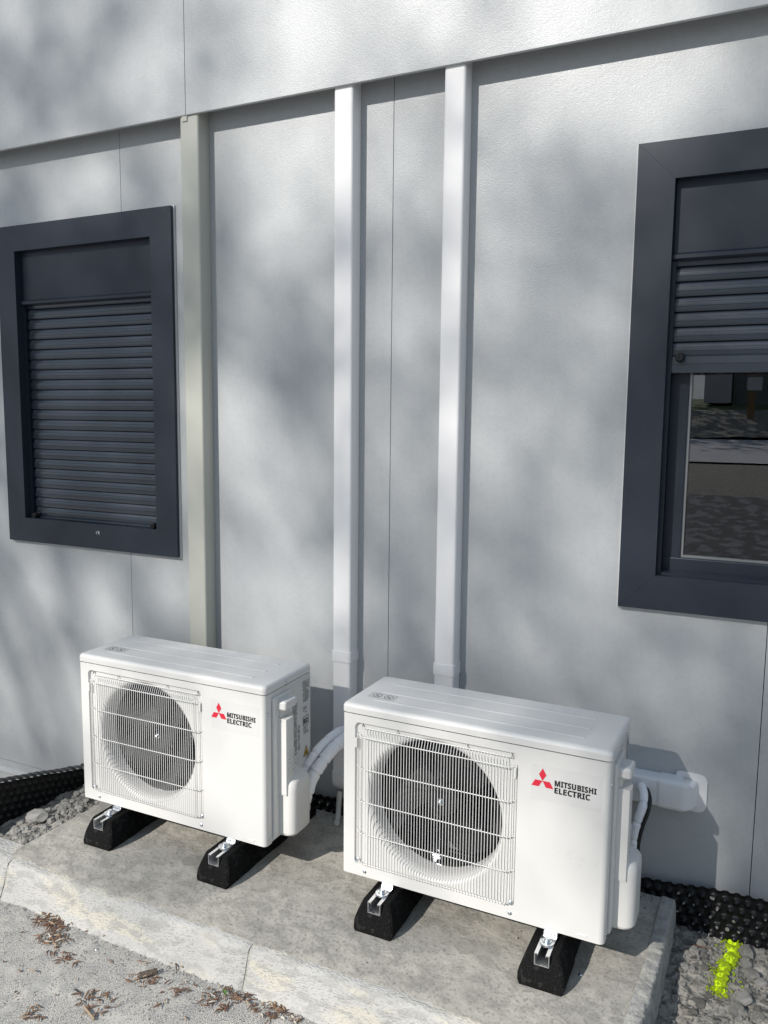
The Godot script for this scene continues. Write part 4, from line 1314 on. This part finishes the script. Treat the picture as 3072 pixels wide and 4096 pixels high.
func make_beds() -> void:
	var b := MB.new()
	b.grid(60, 130, func(u, v):
		var x := lerpf(-0.43, -0.083, u)
		var z := lerpf(0.815, 0.02, v)
		return Vector3(x, bed_left(x, z), z))
	setting(build(b, "earth_left", M.earth), "bare earth and rubble beside the slab by the black membrane")
	b = MB.new()
	b.grid(130, 110, func(u, v):
		var x := lerpf(2.0, 3.3, u)
		var z := lerpf(0.86, 0.02, v)
		return Vector3(x, bed_right(x, z), z))
	setting(build(b, "earth_right", M.earth), "bare stony earth at the end of the slab below the glazed window")
	# stones
	var big := []
	for i in 10: big.append(stone_mesh(rng, true))
	var small := []
	for i in 4: small.append(stone_mesh(rng, false))
	var put_stone := func(x: float, z: float, y: float, s: float, mm: Material, called: String, label: String, group: String) -> void:
		var o := obj(called, big[rng.randi() % big.size()], mm)
		o.transform = Transform3D(Basis(Vector3.UP, rng.randf() * TAU) * Basis.from_scale(Vector3.ONE * s), Vector3(x, y + s * 0.28, z))
		tag(o, label, "stone", group)
	put_stone.call(-0.205, 0.585, -0.005, 0.034, M.stones[2], "stone", "largest pale stone of the rubble beside the slab's left edge", "")
	for i in 130:
		var z := rng.randf_range(0.10, 0.79)
		var x := rng.randf_range(-0.34, -0.098)
		var s := rng.randf_range(0.007, 0.017)
		if Vector2(x + 0.205, z - 0.585).length() < 0.04: continue
		put_stone.call(x, z, bed_left(x, z), s, M.stones[[0, 0, 1, 2][rng.randi() % 4]], "stone", "grey rubble stone heaped between the black membrane and the slab", "rubble stones beside the slab")
	var spots := []
	for i in 900:
		var z := rng.randf_range(0.05, 0.81)
		var x := rng.randf_range(-0.33, -0.088)
		spots.append([Vector3(x, bed_left(x, z) + 0.001, z), rng.randf_range(0.0022, 0.006), 0])
	scatter("gravel", null, small, spots, "fine grey gravel between the black membrane and the slab", "gravel")
	for i in 110:
		var z := rng.randf_range(0.05, 0.72)
		var x := rng.randf_range(2.03, 2.42)
		var s := rng.randf_range(0.007, 0.019) * (1.25 if x > 2.2 else 0.8)
		if absf(x - 2.185) < 0.035 and z < 0.34: continue
		put_stone.call(x, z, bed_right(x, z), s, M.stones[[0, 1, 1, 3, 2][rng.randi() % 5] if x > 2.16 else [1, 3, 3, 0][rng.randi() % 4]], "stone", "grey stone lying on the bare earth below the glazed window", "stones on the bare earth")
	spots = []
	for i in 1500:
		var z := rng.randf_range(0.04, 0.8)
		var x := 2.03 + 0.42 * pow(rng.randf(), 0.7)
		spots.append([Vector3(x, bed_right(x, z) + 0.001, z), rng.randf_range(0.0018, 0.0062), 0])
	scatter("gravel", null, small, spots, "fine grey gravel on the earth below the glazed window", "gravel")
	# fluorescent marking paint: the stones it landed on, and the crust between them
	b = MB.new()
	var pm := func(x: float, z: float) -> float: return bed_right(x, z) + 0.006
	b.grid(22, 70, func(u, v):
		var z := lerpf(0.315, 0.035, v)
		var hw := 0.017 + 0.006 * FN.get_noise_2d(z * 300, 4.0) + 0.004 * FN.get_noise_2d(z * 1200, 8.0)
		hw *= smoothstep(0.0, 0.06, v) * 0.6 + 0.4
		var x := 2.180 + 0.012 * sin(z * 17.0) + 0.006 * FN.get_noise_2d(z * 400, 70.0) + lerpf(-hw, hw, u)
		var ed := smoothstep(0.0, 0.18, minf(u, 1.0 - u)) * smoothstep(0.0, 0.05, minf(v, 1.0 - v))
		return Vector3(x, pm.call(x, z) - 0.012 * (1.0 - ed) + 0.004 * FN.get_noise_2d(x * 2200, z * 2200), z))
	tag(build(b, "paint_mark", M.paint), "fluorescent yellow-green spray paint stripe across the gravel", "paint mark")
	for i in 44:
		var z := lerpf(0.05, 0.31, i / 43.0) + rng.randf_range(-0.01, 0.01)
		var x := 2.180 + 0.012 * sin(z * 17.0) + rng.randf_range(-0.018, 0.018)
		var s := rng.randf_range(0.004, 0.0095)
		put_stone.call(x, z, bed_right(x, z) + 0.003, s, M.paint, "painted_stone", "stone coated in fluorescent yellow-green paint", "painted stones in the stripe")
	spots = []
	for i in 420:
		var z := rng.randf_range(0.035, 0.325)
		var x := 2.180 + 0.012 * sin(z * 17.0) + rng.randfn() * 0.017
		spots.append([Vector3(x, bed_right(x, z) + 0.004, z), rng.randf_range(0.0015, 0.0042), 0])
	scatter("paint_chips", M.paint, small, spots, "fluorescent paint flecks around the edge of the stripe", "paint flecks")
	# crumbs on the slab and pebbles on the road
	spots = []
	for i in 260:
		var z := rng.randf_range(0.06, 0.8)
		spots.append([Vector3(rng.randf_range(-0.07, 1.95), 0.001, z), rng.randf_range(0.0009, 0.0024) * (1.8 if rng.randf() < 0.12 else 1.0), 0])
	for i in 90:
		var x := rng.randf_range(0.55, 1.05) if rng.randf() < 0.6 else rng.randf_range(1.85, 1.96)
		spots.append([Vector3(x, 0.002, 0.06 + 0.14 * pow(rng.randf(), 2.0)), rng.randf_range(0.002, 0.0065), 0])
	scatter("crumbs", M.stones[2], small, spots, "pale mortar crumbs scattered over the concrete slab", "debris")
	spots = []
	for i in 2600:
		spots.append([Vector3(rng.randf_range(-0.1, 1.6), -0.1192, rng.randf_range(0.87, 1.4) if i % 3 else 0.868 + 0.05 * pow(rng.randf(), 2.0)), rng.randf_range(0.0008, 0.0026), 0])
	scatter("grit", null, small, spots, "fine grey grit lying loose on the road", "gravel")
func make_membrane() -> void:
	# plan of the sheet: along the wall, then out towards the road at the far end
	var plan := smooth_path([Vector3(3.2, 0, 0.030), Vector3(2.3, 0, 0.032), Vector3(1.95, 0, 0.030), Vector3(1.2, 0, 0.036), Vector3(0.6, 0, 0.034), Vector3(0.0, 0, 0.034), Vector3(-0.26, 0, 0.045), Vector3(-0.355, 0, 0.11), Vector3(-0.378, 0, 0.22), Vector3(-0.382, 0, 0.42), Vector3(-0.386, 0, 0.62), Vector3(-0.405, 0, 0.8), Vector3(-0.44, 0, 0.95)], 900)
	var L := 0.0
	var acc := [0.0]
	for i in range(1, plan.size()):
		L += plan[i].distance_to(plan[i - 1])
		acc.append(L)
	var rows := 52
	var b := MB.new()
	var hgt := func(p: Vector3) -> float:
		return 0.056 + 0.010 * FN.get_noise_2d(p.x * 60, p.z * 60) + (0.012 * sin(p.x * 9.0) if p.x > 0 else 0.0) - 0.055 * smoothstep(0.03, 0.16, p.z) + 0.105 * clampf((p.z - 0.18) / 0.43, 0.0, 1.3)
	var dimple := func(s: float, h: float) -> float:
		var pit := 0.033
		var best := 1.0
		var r := floorf(h / (pit * 0.866))
		for k in [r, r + 1.0]:
			var off := 0.5 * pit if int(k) % 2 != 0 else 0.0
			var c := (roundf((s - off) / pit)) * pit + off
			best = minf(best, Vector2(s - c, h - k * pit * 0.866).length())
		return 0.0095 * smoothstep(0.0098, 0.0064, best)
	b.grid(900, rows, func(u, v):
		var i := int(round(u * 900))
		var p: Vector3 = plan[i]
		var t: Vector3 = (plan[mini(i + 1, 900)] - plan[maxi(i - 1, 0)]).normalized()
		var out := Vector3.UP.cross(t)
		if out.z < 0 and p.x > -0.2: out = -out
		if p.x <= -0.2: out = Vector3(absf(out.x), 0, out.z if out.x > 0 else -out.z)
		var ht: float = hgt.call(p)
		var y := lerpf(ht, ht - 0.26, v)
		var lean := 0.03 * (ht - y) / 0.26 if p.x > 1.8 else 0.0
		return Vector3(p.x, y, p.z) + out * (dimple.call(acc[i], ht - y) * (1.0 if p.x > -0.2 else 0.65) + lean))
	var mo := build(b, "membrane_sheet", M.membrane)
	mo.name = numbered("dimpled_membrane")
	tag(mo, "black dimpled plastic foundation membrane standing along the foot of the wall", "membrane")
	# top of the sheet folded outwards beside the rubble
	b = MB.new()
	b.grid(150, 12, func(u, v):
		var z := lerpf(0.16, 0.97, u)
		var i := 0
		for k in range(560, 901):
			if plan[k].x < -0.34 and plan[k].z >= z:
				i = k
				break
		if i == 0: i = 900
		var p: Vector3 = plan[i]
		var ht: float = hgt.call(p)
		var wv := 0.0035 * sin(acc[i] * TAU / 0.033)
		var d := lerpf(0.0, 0.045, v)
		return Vector3(p.x - d + 0.002, ht + 0.004 * sin(v * 2.2) + wv * (1.0 - 0.7 * v), p.z))
	build(b, "folded_edge", M.membrane, mo)
	var spots := []
	for k in range(0, 8):
		var h := k * 0.033 * 0.866
		if k == 0: continue
		var s := 0.5 * 0.033 if k % 2 != 0 else 0.0
		var i := 0
		while s < L - 1.2:
			while i < 900 and acc[i] < s: i += 1
			var p: Vector3 = plan[i]
			if p.x < 2.45 and p.x > 0.4 and rng.randf() < 0.62:
				var ht: float = hgt.call(p)
				spots.append([Vector3(p.x + rng.randf_range(-0.002, 0.002), ht - h + rng.randf_range(-0.002, 0.001), p.z + 0.0085 + (0.03 * h / 0.26 if p.x > 1.8 else 0.0)), rng.randf_range(0.0032, 0.0075), 0])
			s += 0.033
	var sm := []
	for i in 3: sm.append(stone_mesh(rng, false, 0.6))
	scatter("clods", M.stones[2], sm, spots, "dried grey mortar specks stuck to the black membrane", "debris")

func make_litter() -> void:
	var gy := -0.118
	var clumps := [[0.205, 0.885, 0.050, 70], [0.27, 0.945, 0.040, 46], [0.385, 1.0, 0.028, 16], [0.655, 0.965, 0.035, 18], [0.596, 1.10, 0.050, 34], [0.905, 0.928, 0.048, 44], [1.06, 0.905, 0.038, 40], [0.487, 1.195, 0.028, 12], [0.79, 0.955, 0.022, 8], [0.96, 0.89, 0.020, 9], [1.13, 0.90, 0.02, 8], [0.33, 0.985, 0.02, 7], [0.62, 1.02, 0.36, 46]]
	var words := ["largest clump of brown catkins on the road against the kerb", "second clump of brown catkins just below the largest one", "thin trail of brown catkins leading away from the kerb", "brown catkin bits around the bark chip", "brown catkin clump around the pale broken stick", "brown catkins around the green leaf by the kerb", "brown catkin heap nearest the lower end of the kerb", "reddish brown flakes lying alone on the pale road", "small patch of brown catkin scraps near the kerb foot", "brown catkin scraps between leaf clump and last heap", "last few brown catkin scraps at the kerb foot", "few brown catkin scraps beside the trail", "single brown catkins strewn thinly over the whole road"]
	for k in clumps.size():
		var c: Array = clumps[k]
		var b := MB.new()
		b.use_col = true
		for i in int(c[3] * 1.3):
			var a := rng.randf() * TAU
			var r: float = c[2] * sqrt(rng.randf()) * 1.1
			var p := Vector3(c[0] + cos(a) * r * 1.25, gy, c[1] + sin(a) * r * 0.8)
			p.z = maxf(p.z, 0.874)
			var l := rng.randf_range(0.008, 0.030)
			var d := Vector3(cos(rng.randf() * TAU), rng.randf_range(-0.08, 0.22), sin(rng.randf() * TAU)).normalized()
			var q := p + d * l * 0.5 + Vector3(rng.randf_range(-1, 1), rng.randf_range(0.2, 1), rng.randf_range(-1, 1)) * l * 0.14
			var e := p + d * l
			var pile: float = rng.randf_range(0.0, 0.010) * (1.0 - r / c[2] * 0.8) if c[3] > 30 else 0.001
			var up := Vector3(0, maxf(pile, 0.0015) - minf(0, minf(d.y, 0) * l), 0)
			var rr := rng.randf_range(0.0012, 0.0030)
			b.cc = [Color(0.15, 0.075, 0.045), Color(0.22, 0.13, 0.08), Color(0.12, 0.07, 0.048), Color(0.33, 0.25, 0.17), Color(0.18, 0.10, 0.062)][rng.randi() % 5]
			if rng.randf() < 0.06: b.cc = Color(0.55, 0.52, 0.45)
			b.tube([p + up, q + up, e + up], [rr * 0.6, rr, rr * 0.35], 5)
		var o := build(b, "catkin_litter", M.litter)
		tag(o, words[k], "litter", "catkin litter on the road", "stuff")
	var b := MB.new()
	b.rbox(Vector3.ZERO, Vector3(0.055, 0.011, 0.019), 0.004, 2, Basis(Vector3.UP, 0.9) * Basis(Vector3.RIGHT, 0.15))
	var bk := build(b, "bark_chip", M.bark)
	bk.position = Vector3(0.656, gy + 0.007, 0.945)
	tag(bk, "grey brown bark chip lying on the road", "bark")
	b = MB.new()
	b.tube([Vector3(-0.032, 0, -0.012), Vector3(-0.01, 0.001, -0.002), Vector3(0.034, 0, 0.014)], [0.0028, 0.0036, 0.0030], 6)
	var tw := build(b, "broken_stick", mat(Color(0.30, 0.23, 0.15), 0.9))
	tw.position = Vector3(0.617, gy + 0.004, 1.135)
	tag(tw, "pale broken stick lying in the catkin litter", "stick")
	b = MB.new()
	b.grid(4, 6, func(u, v): return Vector3(lerpf(-1, 1, u) * 0.0055 * sin(PI * clampf(v, 0.03, 0.97)), 0.003 * absf(lerpf(-1, 1, u)) + 0.004 * sin(v * PI), lerpf(-0.013, 0.013, v)))
	var lf := build(b, "fallen_leaf", M.green_leaf)
	lf.transform = Transform3D(Basis(Vector3.UP, 1.0), Vector3(0.906, gy + 0.006, 0.911))
	tag(lf, "small green leaf on the brown catkins by the kerb", "leaf")
	b = MB.new()
	b.tube([Vector3(-0.012, 0, 0), Vector3(0.012, 0, 0.004)], 0.0016, 5)
	var sp := build(b, "plastic_splinter", M.black_plastic)
	sp.position = Vector3(0.52, gy + 0.002, 1.085)
	tag(sp, "thin black splinter lying on the road", "splinter")
	b = MB.new()
	b.lathe([Vector2(0.006, 0), Vector2(0.006, 0.001), Vector2(0.0045, 0.003), Vector2(0.002, 0.0045), Vector2(0.0001, 0.005)], Transform3D(), 12)
	var sc := build(b, "loose_screw", M.zinc)
	sc.position = Vector3(1.825, 0.0008, 0.53)
	tag(sc, "shiny screw head lying loose on the slab", "screw")
	b = MB.new()
	b.lathe([Vector2(0.005, 0), Vector2(0.005, 0.001), Vector2(0.0035, 0.003), Vector2(0.0001, 0.004)], Transform3D(), 12)
	var s2 := build(b, "loose_screw", M.zinc)
	s2.position = Vector3(0.432, gy - 0.0015, 0.926)
	tag(s2, "shiny screw head lying on the road near the kerb", "screw")
	b = MB.new()
	b.tube([Vector3(-0.04, 0.0, 0.005), Vector3(0.0, 0.002, 0.0), Vector3(0.035, 0.0, -0.006)], [0.0012, 0.0016, 0.0010], 5)
	var t2 := build(b, "twig", M.catkin[0])
	t2.position = Vector3(2.10, -0.078, 0.13)
	tag(t2, "thin reddish twig on the earth near the paint stripe", "twig")

# ---------------------------------------------------------------- trees and what the window mirrors
const SUN := Vector3(-0.418, 0.705, 1.0)
func lit(x: float, y: float) -> float:
	# share of the sun that comes through the crowns, at the point (x, y) of the wall
	var t := 0.31
	if x > 2.02 and y < 0.75 and (y > 0.16 or x > 2.1):
		t = lerpf(0.31, 0.15 + 0.5 * smoothstep(0.0, -0.15, y) + 0.3 * smoothstep(-0.25, -0.4, y) * smoothstep(2.35, 2.15, x), smoothstep(2.02, 2.12, x) * smoothstep(0.75, 0.6, y))
	elif y < 0.35:
		var k := smoothstep(0.42, 0.15, y)
		if x > 0.05: t = lerpf(t, 0.93 if x < 1.25 else 0.78, k)
		else: t = lerpf(t, 0.45, k)
		if y < -0.25: t = lerpf(t, 0.93, smoothstep(-0.25, -0.45, y))
	for q in SPOTS:
		var d := Vector2((x - q[0]) / q[2], (y - q[1]) / q[3]).length_squared()
		if d < 6.0: t += 1.15 * q[4] * exp(-d)
	return clampf(t, 0.06, 1.0)
const SPOTS := [[-0.65, 3.05, 0.30, 0.25, 0.5], [0.04, 2.86, 0.16, 0.35, 0.6], [0.62, 2.78, 0.22, 0.28, 0.6], [0.80, 2.95, 0.2, 0.2, 0.3], [1.25, 2.75, 0.25, 0.3, 0.35], [1.71, 2.68, 0.25, 0.25, 0.45],
	[0.52, 2.36, 0.17, 0.20, 0.65], [0.46, 2.12, 0.10, 0.12, 0.35], [0.30, 2.5, 0.1, 0.1, 0.25], [0.32, 1.6, 0.12, 0.22, 0.4], [0.60, 1.38, 0.11, 0.14, 0.55], [0.40, 1.12, 0.18, 0.16, 0.6], [0.48, 0.80, 0.28, 0.20, 0.65], [0.66, 1.82, 0.12, 0.15, -0.12],
	[1.91, 2.46, 0.22, 0.16, 0.55], [1.39, 2.14, 0.14, 0.2, 0.3], [1.63, 1.83, 0.15, 0.17, 0.45], [1.35, 1.38, 0.12, 0.17, 0.5], [1.71, 1.17, 0.15, 0.13, 0.5], [1.45, 1.6, 0.1, 0.1, -0.12], [1.02, 2.46, 0.14, 0.1, 0.12], [1.06, 1.36, 0.14, 0.2, 0.15],
	[-0.42, 2.45, 0.35, 0.14, 0.35], [-0.02, 0.75, 0.12, 0.18, 0.45], [-0.5, 0.25, 0.35, 0.3, 0.25], [-0.40, 0.65, 0.16, 0.2, 0.4], [-0.75, 0.72, 0.14, 0.16, 0.4], [-0.98, 0.45, 0.10, 0.2, 0.4], [-0.6, -0.05, 0.2, 0.15, 0.3], [0.02, 1.25, 0.1, 0.25, 0.2], [0.95, -0.85, 0.25, 0.1, -0.25]]
func lift(x: float, y: float, t: float) -> Vector3:
	return Vector3(x, y, 0) + SUN * t
func leaf_at(b: MB, c: Vector3, s: float) -> void:
	var a := Vector3(rng.randfn(), rng.randfn(), rng.randfn()).normalized()
	var q := a.cross(Vector3(rng.randfn(), rng.randfn(), rng.randfn())).normalized()
	var w := q * s * 0.34
	b.ftri(c - a * s * 0.5, c + w, c + a * s * 0.5); b.ftri(c - a * s * 0.5, c + a * s * 0.5, c - w)
func shade_tree(called: String, label: String, base: Vector3, top: Vector3, x0: float, x1: float, y0: float, y1: float, t0: float, t1: float, tries: int, limbs: Array) -> void:
	var tr := node(called, null, base)
	tag(tr, label, "tree", "tall trees across the road")
	var b := MB.new()
	b.tube(smooth_path([Vector3.ZERO, (top - base) * 0.35 + Vector3(0.25, 0, 0.1), (top - base) * 0.7 + Vector3(-0.15, 0, 0.2), top - base], 24), taper(25, 0.24, 0.05), 10)
	var tips := []
	for l in limbs:
		var pts := []
		for q in l[0]: pts.append(lift(q[0], q[1], l[1]) - base)
		var k := pts[0] as Vector3
		# limb leaves the trunk below its own height
		var hh := clampf((k.y + base.y - 1.6 - base.y) / (top.y - base.y), 0.1, 0.95)
		pts.push_front((top - base) * hh)
		b.tube(smooth_path(pts, 20), taper(21, l[2], l[2] * 0.35), 7)
	build(b, "trunk", M.tree_bark, tr)
	b = MB.new()
	var lmin := -log(0.06)
	for i in tries:
		var x := rng.randf_range(x0, x1)
		var y := rng.randf_range(y0, y1)
		var want := -log(lit(x, y)) / lmin
		if rng.randf() > want: continue
		leaf_at(b, lift(x, y, rng.randf_range(t0, t1)) - base, rng.randf_range(0.10, 0.17))
	build(b, "crown", M.leaf, tr)
func taper(n: int, a: float, z: float) -> Array:
	var o := []
	for i in n: o.append(lerpf(a, z, float(i) / (n - 1)))
	return o
func far_tree(at: Vector3, h: float, w: float, sd: int, label: String) -> void:
	var tr := node("hedge_tree", null, at)
	tag(tr, label, "tree", "trees beyond the path")
	var b := MB.new()
	b.tube(smooth_path([Vector3.ZERO, Vector3(0.1, h * 0.4, 0), Vector3(0, h * 0.8, 0.1)], 10), taper(11, 0.16, 0.04), 8)
	for i in 7:
		var a := TAU * i / 7.0 + sd
		b.tube([Vector3(0.05, h * (0.3 + 0.06 * i), 0), Vector3(cos(a) * w * 0.4, h * (0.42 + 0.06 * i), sin(a) * w * 0.4)], [0.06, 0.02], 6)
	build(b, "trunk", M.tree_bark, tr)
	b = MB.new()
	for k in 26:
		var c := Vector3(rng.randfn() * w * 0.26, h * rng.randf_range(0.3, 1.0), rng.randfn() * w * 0.26)
		for i in 60: leaf_at(b, c + Vector3(rng.randfn(), rng.randfn(), rng.randfn()) * w * 0.11, rng.randf_range(0.2, 0.36))
	build(b, "crown", M.leaf, tr)
func make_surroundings() -> void:
	var limbs := [[[[-1.9, 1.6], [-1.25, 1.05], [-0.85, 0.45], [-0.55, -0.3]], 19.0, 0.088], [[[-2.0, 1.9], [-1.0, 1.1], [-0.62, 0.62], [-0.40, 0.1]], 21.0, 0.080], [[[-1.6, 1.0], [-1.05, 0.35], [-0.8, -0.2]], 18.0, 0.072], [[[-1.5, 2.2], [-0.5, 1.0], [-0.18, 0.68], [0.0, 0.35]], 20.0, 0.080], [[[-1.2, 1.4], [-0.7, 0.75], [-0.3, 0.3]], 23.0, 0.056], [[[-1.5, 2.6], [-0.3, 2.9], [0.35, 3.0]], 20.0, 0.080], [[[-1.0, 1.9], [0.1, 2.0], [0.7, 1.75]], 20.5, 0.05], [[[-0.6, 2.6], [0.25, 1.9], [0.62, 1.55], [0.78, 1.05]], 19.5, 0.045], [[[-0.9, 1.6], [0.1, 1.35], [0.45, 0.95], [0.6, 0.6]], 18.5, 0.03]]
	shade_tree("tall_tree", "tall thin-leaved tree across the road whose limbs droop", Vector3(-11.2, 0.9, 19.6), Vector3(-10.6, 17.2, 20.4), -1.6, 0.95, -0.8, 4.2, 17.5, 23.0, 9000, limbs)
	var limbs2 := [[[[3.6, 2.4], [2.4, 2.9], [1.4, 3.0]], 21.0, 0.05], [[[3.4, 1.2], [2.3, 1.5], [1.5, 1.7]], 22.0, 0.045], [[[3.2, 0.4], [2.2, 0.7], [1.4, 0.9]], 20.0, 0.04]]
	shade_tree("tall_tree", "tall thin-leaved tree across the road with spreading limbs", Vector3(-5.0, 0.9, 21.8), Vector3(-5.4, 17.6, 21.4), 0.95, 3.6, -0.8, 4.2, 18.5, 24.0, 9300, limbs2)
	for q in [[-22.0, 27.0, 9.0, 6.0], [-15.5, 31.0, 10.0, 6.5], [-3.5, 30.0, 8.5, 6.0], [3.5, 34.0, 9.5, 7.0], [10.0, 29.0, 9.0, 6.0], [17.0, 30.0, 10.5, 7.0], [25.0, 24.0, 9.0, 6.5]]:
		far_tree(Vector3(q[0], 1.9, q[1]), q[2], q[3], int(q[0]), "bushy green tree standing beyond the path across the road")
	# what the dark glass mirrors
	var b := MB.new()
	var cb := node("portable_cabin", null, Vector3(-0.01, 1.9, 24.0))
	tag(cb, "white site cabin across the road, mirrored in the window glass", "cabin")
	for i in 8:
		b = MB.new()
		b.box(Vector3(0.045 + i * 0.095, 1.3, 0.0), Vector3(0.088, 2.5, 0.05 + 0.02 * (i % 2)))
		build(b, "cladding_panel", M.far_white, cb)
	b = MB.new()
	b.box(Vector3(0.38, 1.3, 1.3), Vector3(0.76, 2.5, 2.5)); b.box(Vector3(0.38, 2.6, 1.25), Vector3(0.84, 0.1, 2.7))
	build(b, "cabin_body", M.far_white, cb)
	var sh := node("storage_shed", null, Vector3(0.78, 1.85, 24.4))
	tag(sh, "dark grey-green shed beside the white cabin, mirrored in the glass", "shed")
	b = MB.new()
	b.box(Vector3(2.6, 1.3, 1.5), Vector3(5.2, 2.6, 3.0))
	build(b, "shed_wall", M.far_green, sh)
	b = MB.new()
	b.box(Vector3(2.6, 2.66, 1.4), Vector3(5.5, 0.1, 3.5))
	build(b, "shed_roof", M.far_kerb, sh)
	var sp := node("sign_post", null, Vector3(1.455, 1.5, 20.0))
	tag(sp, "brown wooden post with a white notice, mirrored in the glass", "sign")
	b = MB.new()
	b.rbox(Vector3(0, 0.55, 0), Vector3(0.17, 1.15, 0.1), 0.01, 1)
	build(b, "post", M.wood, sp)
	b = MB.new()
	b.rbox(Vector3(0.06, 0.87, -0.062), Vector3(0.35, 0.33, 0.02), 0.004, 1)
	build(b, "notice_board", M.far_white, sp)

# ---------------------------------------------------------------- everything
func _ready() -> void:
	rng.seed = 20240
	FN.seed = 11
	FN.frequency = 0.05
	FN.fractal_octaves = 3
	var cam := Camera3D.new()
	cam.name = "camera"
	add_child(cam)
	cam.position = Vector3(2.2333, 1.5280, 2.6301)
	cam.rotation = Vector3(-0.1205, 0.4538, 0.0102)
	cam.fov = 64.43
	cam.near = 0.02
	cam.far = 600.0
	cam.current = true
	var env := Environment.new()
	env.background_mode = Environment.BG_SKY
	var sm := ProceduralSkyMaterial.new()
	sm.sky_top_color = Color(0.56, 0.64, 0.74)
	sm.sky_horizon_color = Color(0.84, 0.86, 0.88)
	sm.sky_curve = 0.18
	sm.ground_horizon_color = Color(0.5, 0.5, 0.48)
	sm.ground_bottom_color = Color(0.25, 0.24, 0.22)
	sm.sky_energy_multiplier = 0.92
	var sky := Sky.new()
	sky.sky_material = sm
	env.sky = sky
	env.tonemap_mode = Environment.TONE_MAPPER_LINEAR
	env.tonemap_exposure = 1.44
	env.sdfgi_enabled = true
	env.ssao_enabled = true
	env.ssil_enabled = true
	var we := WorldEnvironment.new()
	we.name = "world_environment"
	we.environment = env
	add_child(we)
	var sun := DirectionalLight3D.new()
	sun.name = "sun"
	add_child(sun)
	sun.look_at_from_position(SUN, Vector3.ZERO, Vector3.UP)
	sun.light_energy = 1.15
	sun.light_color = Color(1.0, 0.98, 0.955)
	sun.light_angular_distance = 0.53
	sun.shadow_enabled = true
	make_materials()
	M.litter = mat(Color(1, 1, 1), 0.95)
	M.litter.vertex_color_use_as_albedo = true
	print("materials")
	# setting
	var b := MB.new()
	b.quad(Vector3(-220, -0.6, 220), Vector3(220, -0.6, 220), Vector3(220, -0.6, -220), Vector3(-220, -0.6, -220))
	setting(build(b, "ground", M.earth), "bare ground around the building")
	b = MB.new()
	b.quad(Vector3(-90, -0.12, 6.0), Vector3(90, -0.12, 6.0), Vector3(90, -0.12, 0.85), Vector3(-90, -0.12, 0.85))
	setting(build(b, "road", M.road), "pale worn road surface in front of the kerb")
	terrain_strip("painted_shade_strip", [Vector2(6.0, -0.12), Vector2(7.5, 0.12), Vector2(9.2, 0.46)], M.asphalt_painted_shade, "asphalt across the road with tree shade painted into its colour", 0.0)
	terrain_strip("earth_bank", [Vector2(9.2, 0.46), Vector2(12.0, 0.74)], M.earth, "bare earth bank across the road", 0.05)
	terrain_strip("path", [Vector2(12.0, 0.77), Vector2(17.0, 1.03)], M.far_asphalt, "grey path across the road", 0.0)
	terrain_strip("mound", [Vector2(17.0, 1.06), Vector2(18.5, 1.22), Vector2(20.0, 1.52), Vector2(22.0, 1.72)], M.earth, "earth mound beyond the path", 0.08)
	terrain_strip("grass_bank", [Vector2(22.0, 1.72), Vector2(24.0, 1.86), Vector2(40.0, 2.4), Vector2(150.0, 3.0)], M.grass, "grass bank beyond the mound", 0.03)
	make_slab_and_kerb()
	make_beds()
	print("ground")
	make_building()
	make_trunkings()
	print("building")
	# the two units on their rubber feet
	var u1 := make_unit("outdoor_unit")
	u1.position = Vector3(0.0, 0.1155, 0.5506)
	u1.rotation.y = 0.0073
	tag(u1, "white outdoor air conditioner unit standing below the closed shuttered window", "air conditioner", "white outdoor units on the slab")
	var u2: Node3D = u1.duplicate()
	u2.name = numbered("outdoor_unit")
	add_child(u2)
	u2.position = Vector3(1.0859, 0.1155, 0.546)
	u2.rotation.y = 0.0
	tag(u2, "white outdoor air conditioner unit in front, scuffed, nearest the glazed window", "air conditioner", "white outdoor units on the slab")
	b = MB.new()
	for i in 46:
		var x := rng.randf_range(0.655, 0.79)
		var y := 0.23 + 0.05 * FN.get_noise_1d(x * 200) + rng.randfn() * 0.012 if rng.randf() < 0.6 else rng.randf_range(0.13, 0.25)
		if y > 0.2 or x > 0.74:
			var l := rng.randf_range(0.001, 0.004)
			if x > 0.78: continue
			b.quad(Vector3(x, y, 0.0003), Vector3(x + l, y - l * 0.3, 0.0003), Vector3(x + l, y + 0.0008 - l * 0.3, 0.0003), Vector3(x, y + 0.0008, 0.0003))
	build(b, "scuff_marks", mat(Color(0.42, 0.41, 0.39), 0.6), u2)
	var f0 := make_foot("rubber_foot")
	var fl := ["far", "near"]
	var words := [["black rubber foot under the fan end of the unit below the closed shutter", "black rubber foot under the pipe end of the unit below the closed shutter"], ["black rubber foot under the fan end of the scuffed front unit", "black rubber foot under the pipe end of the scuffed front unit"]]
	for k in 2:
		for j in 2:
			var f: Node3D = f0
			if k + j > 0:
				f = f0.duplicate()
				f.name = numbered("rubber_foot")
				add_child(f)
			var u: Node3D = [u1, u2][k]
			f.position = Vector3(u.position.x + [FX0, FX1][j], 0.001, u.position.z + 0.094)
			f.rotation.y = u.rotation.y + [0.01, -0.012, 0.006, 0.015][k * 2 + j]
			tag(f, words[k][j], "rubber foot", "black rubber feet under the units")
	make_pipes()
	make_membrane()
	make_litter()
	make_surroundings()
	print("done")
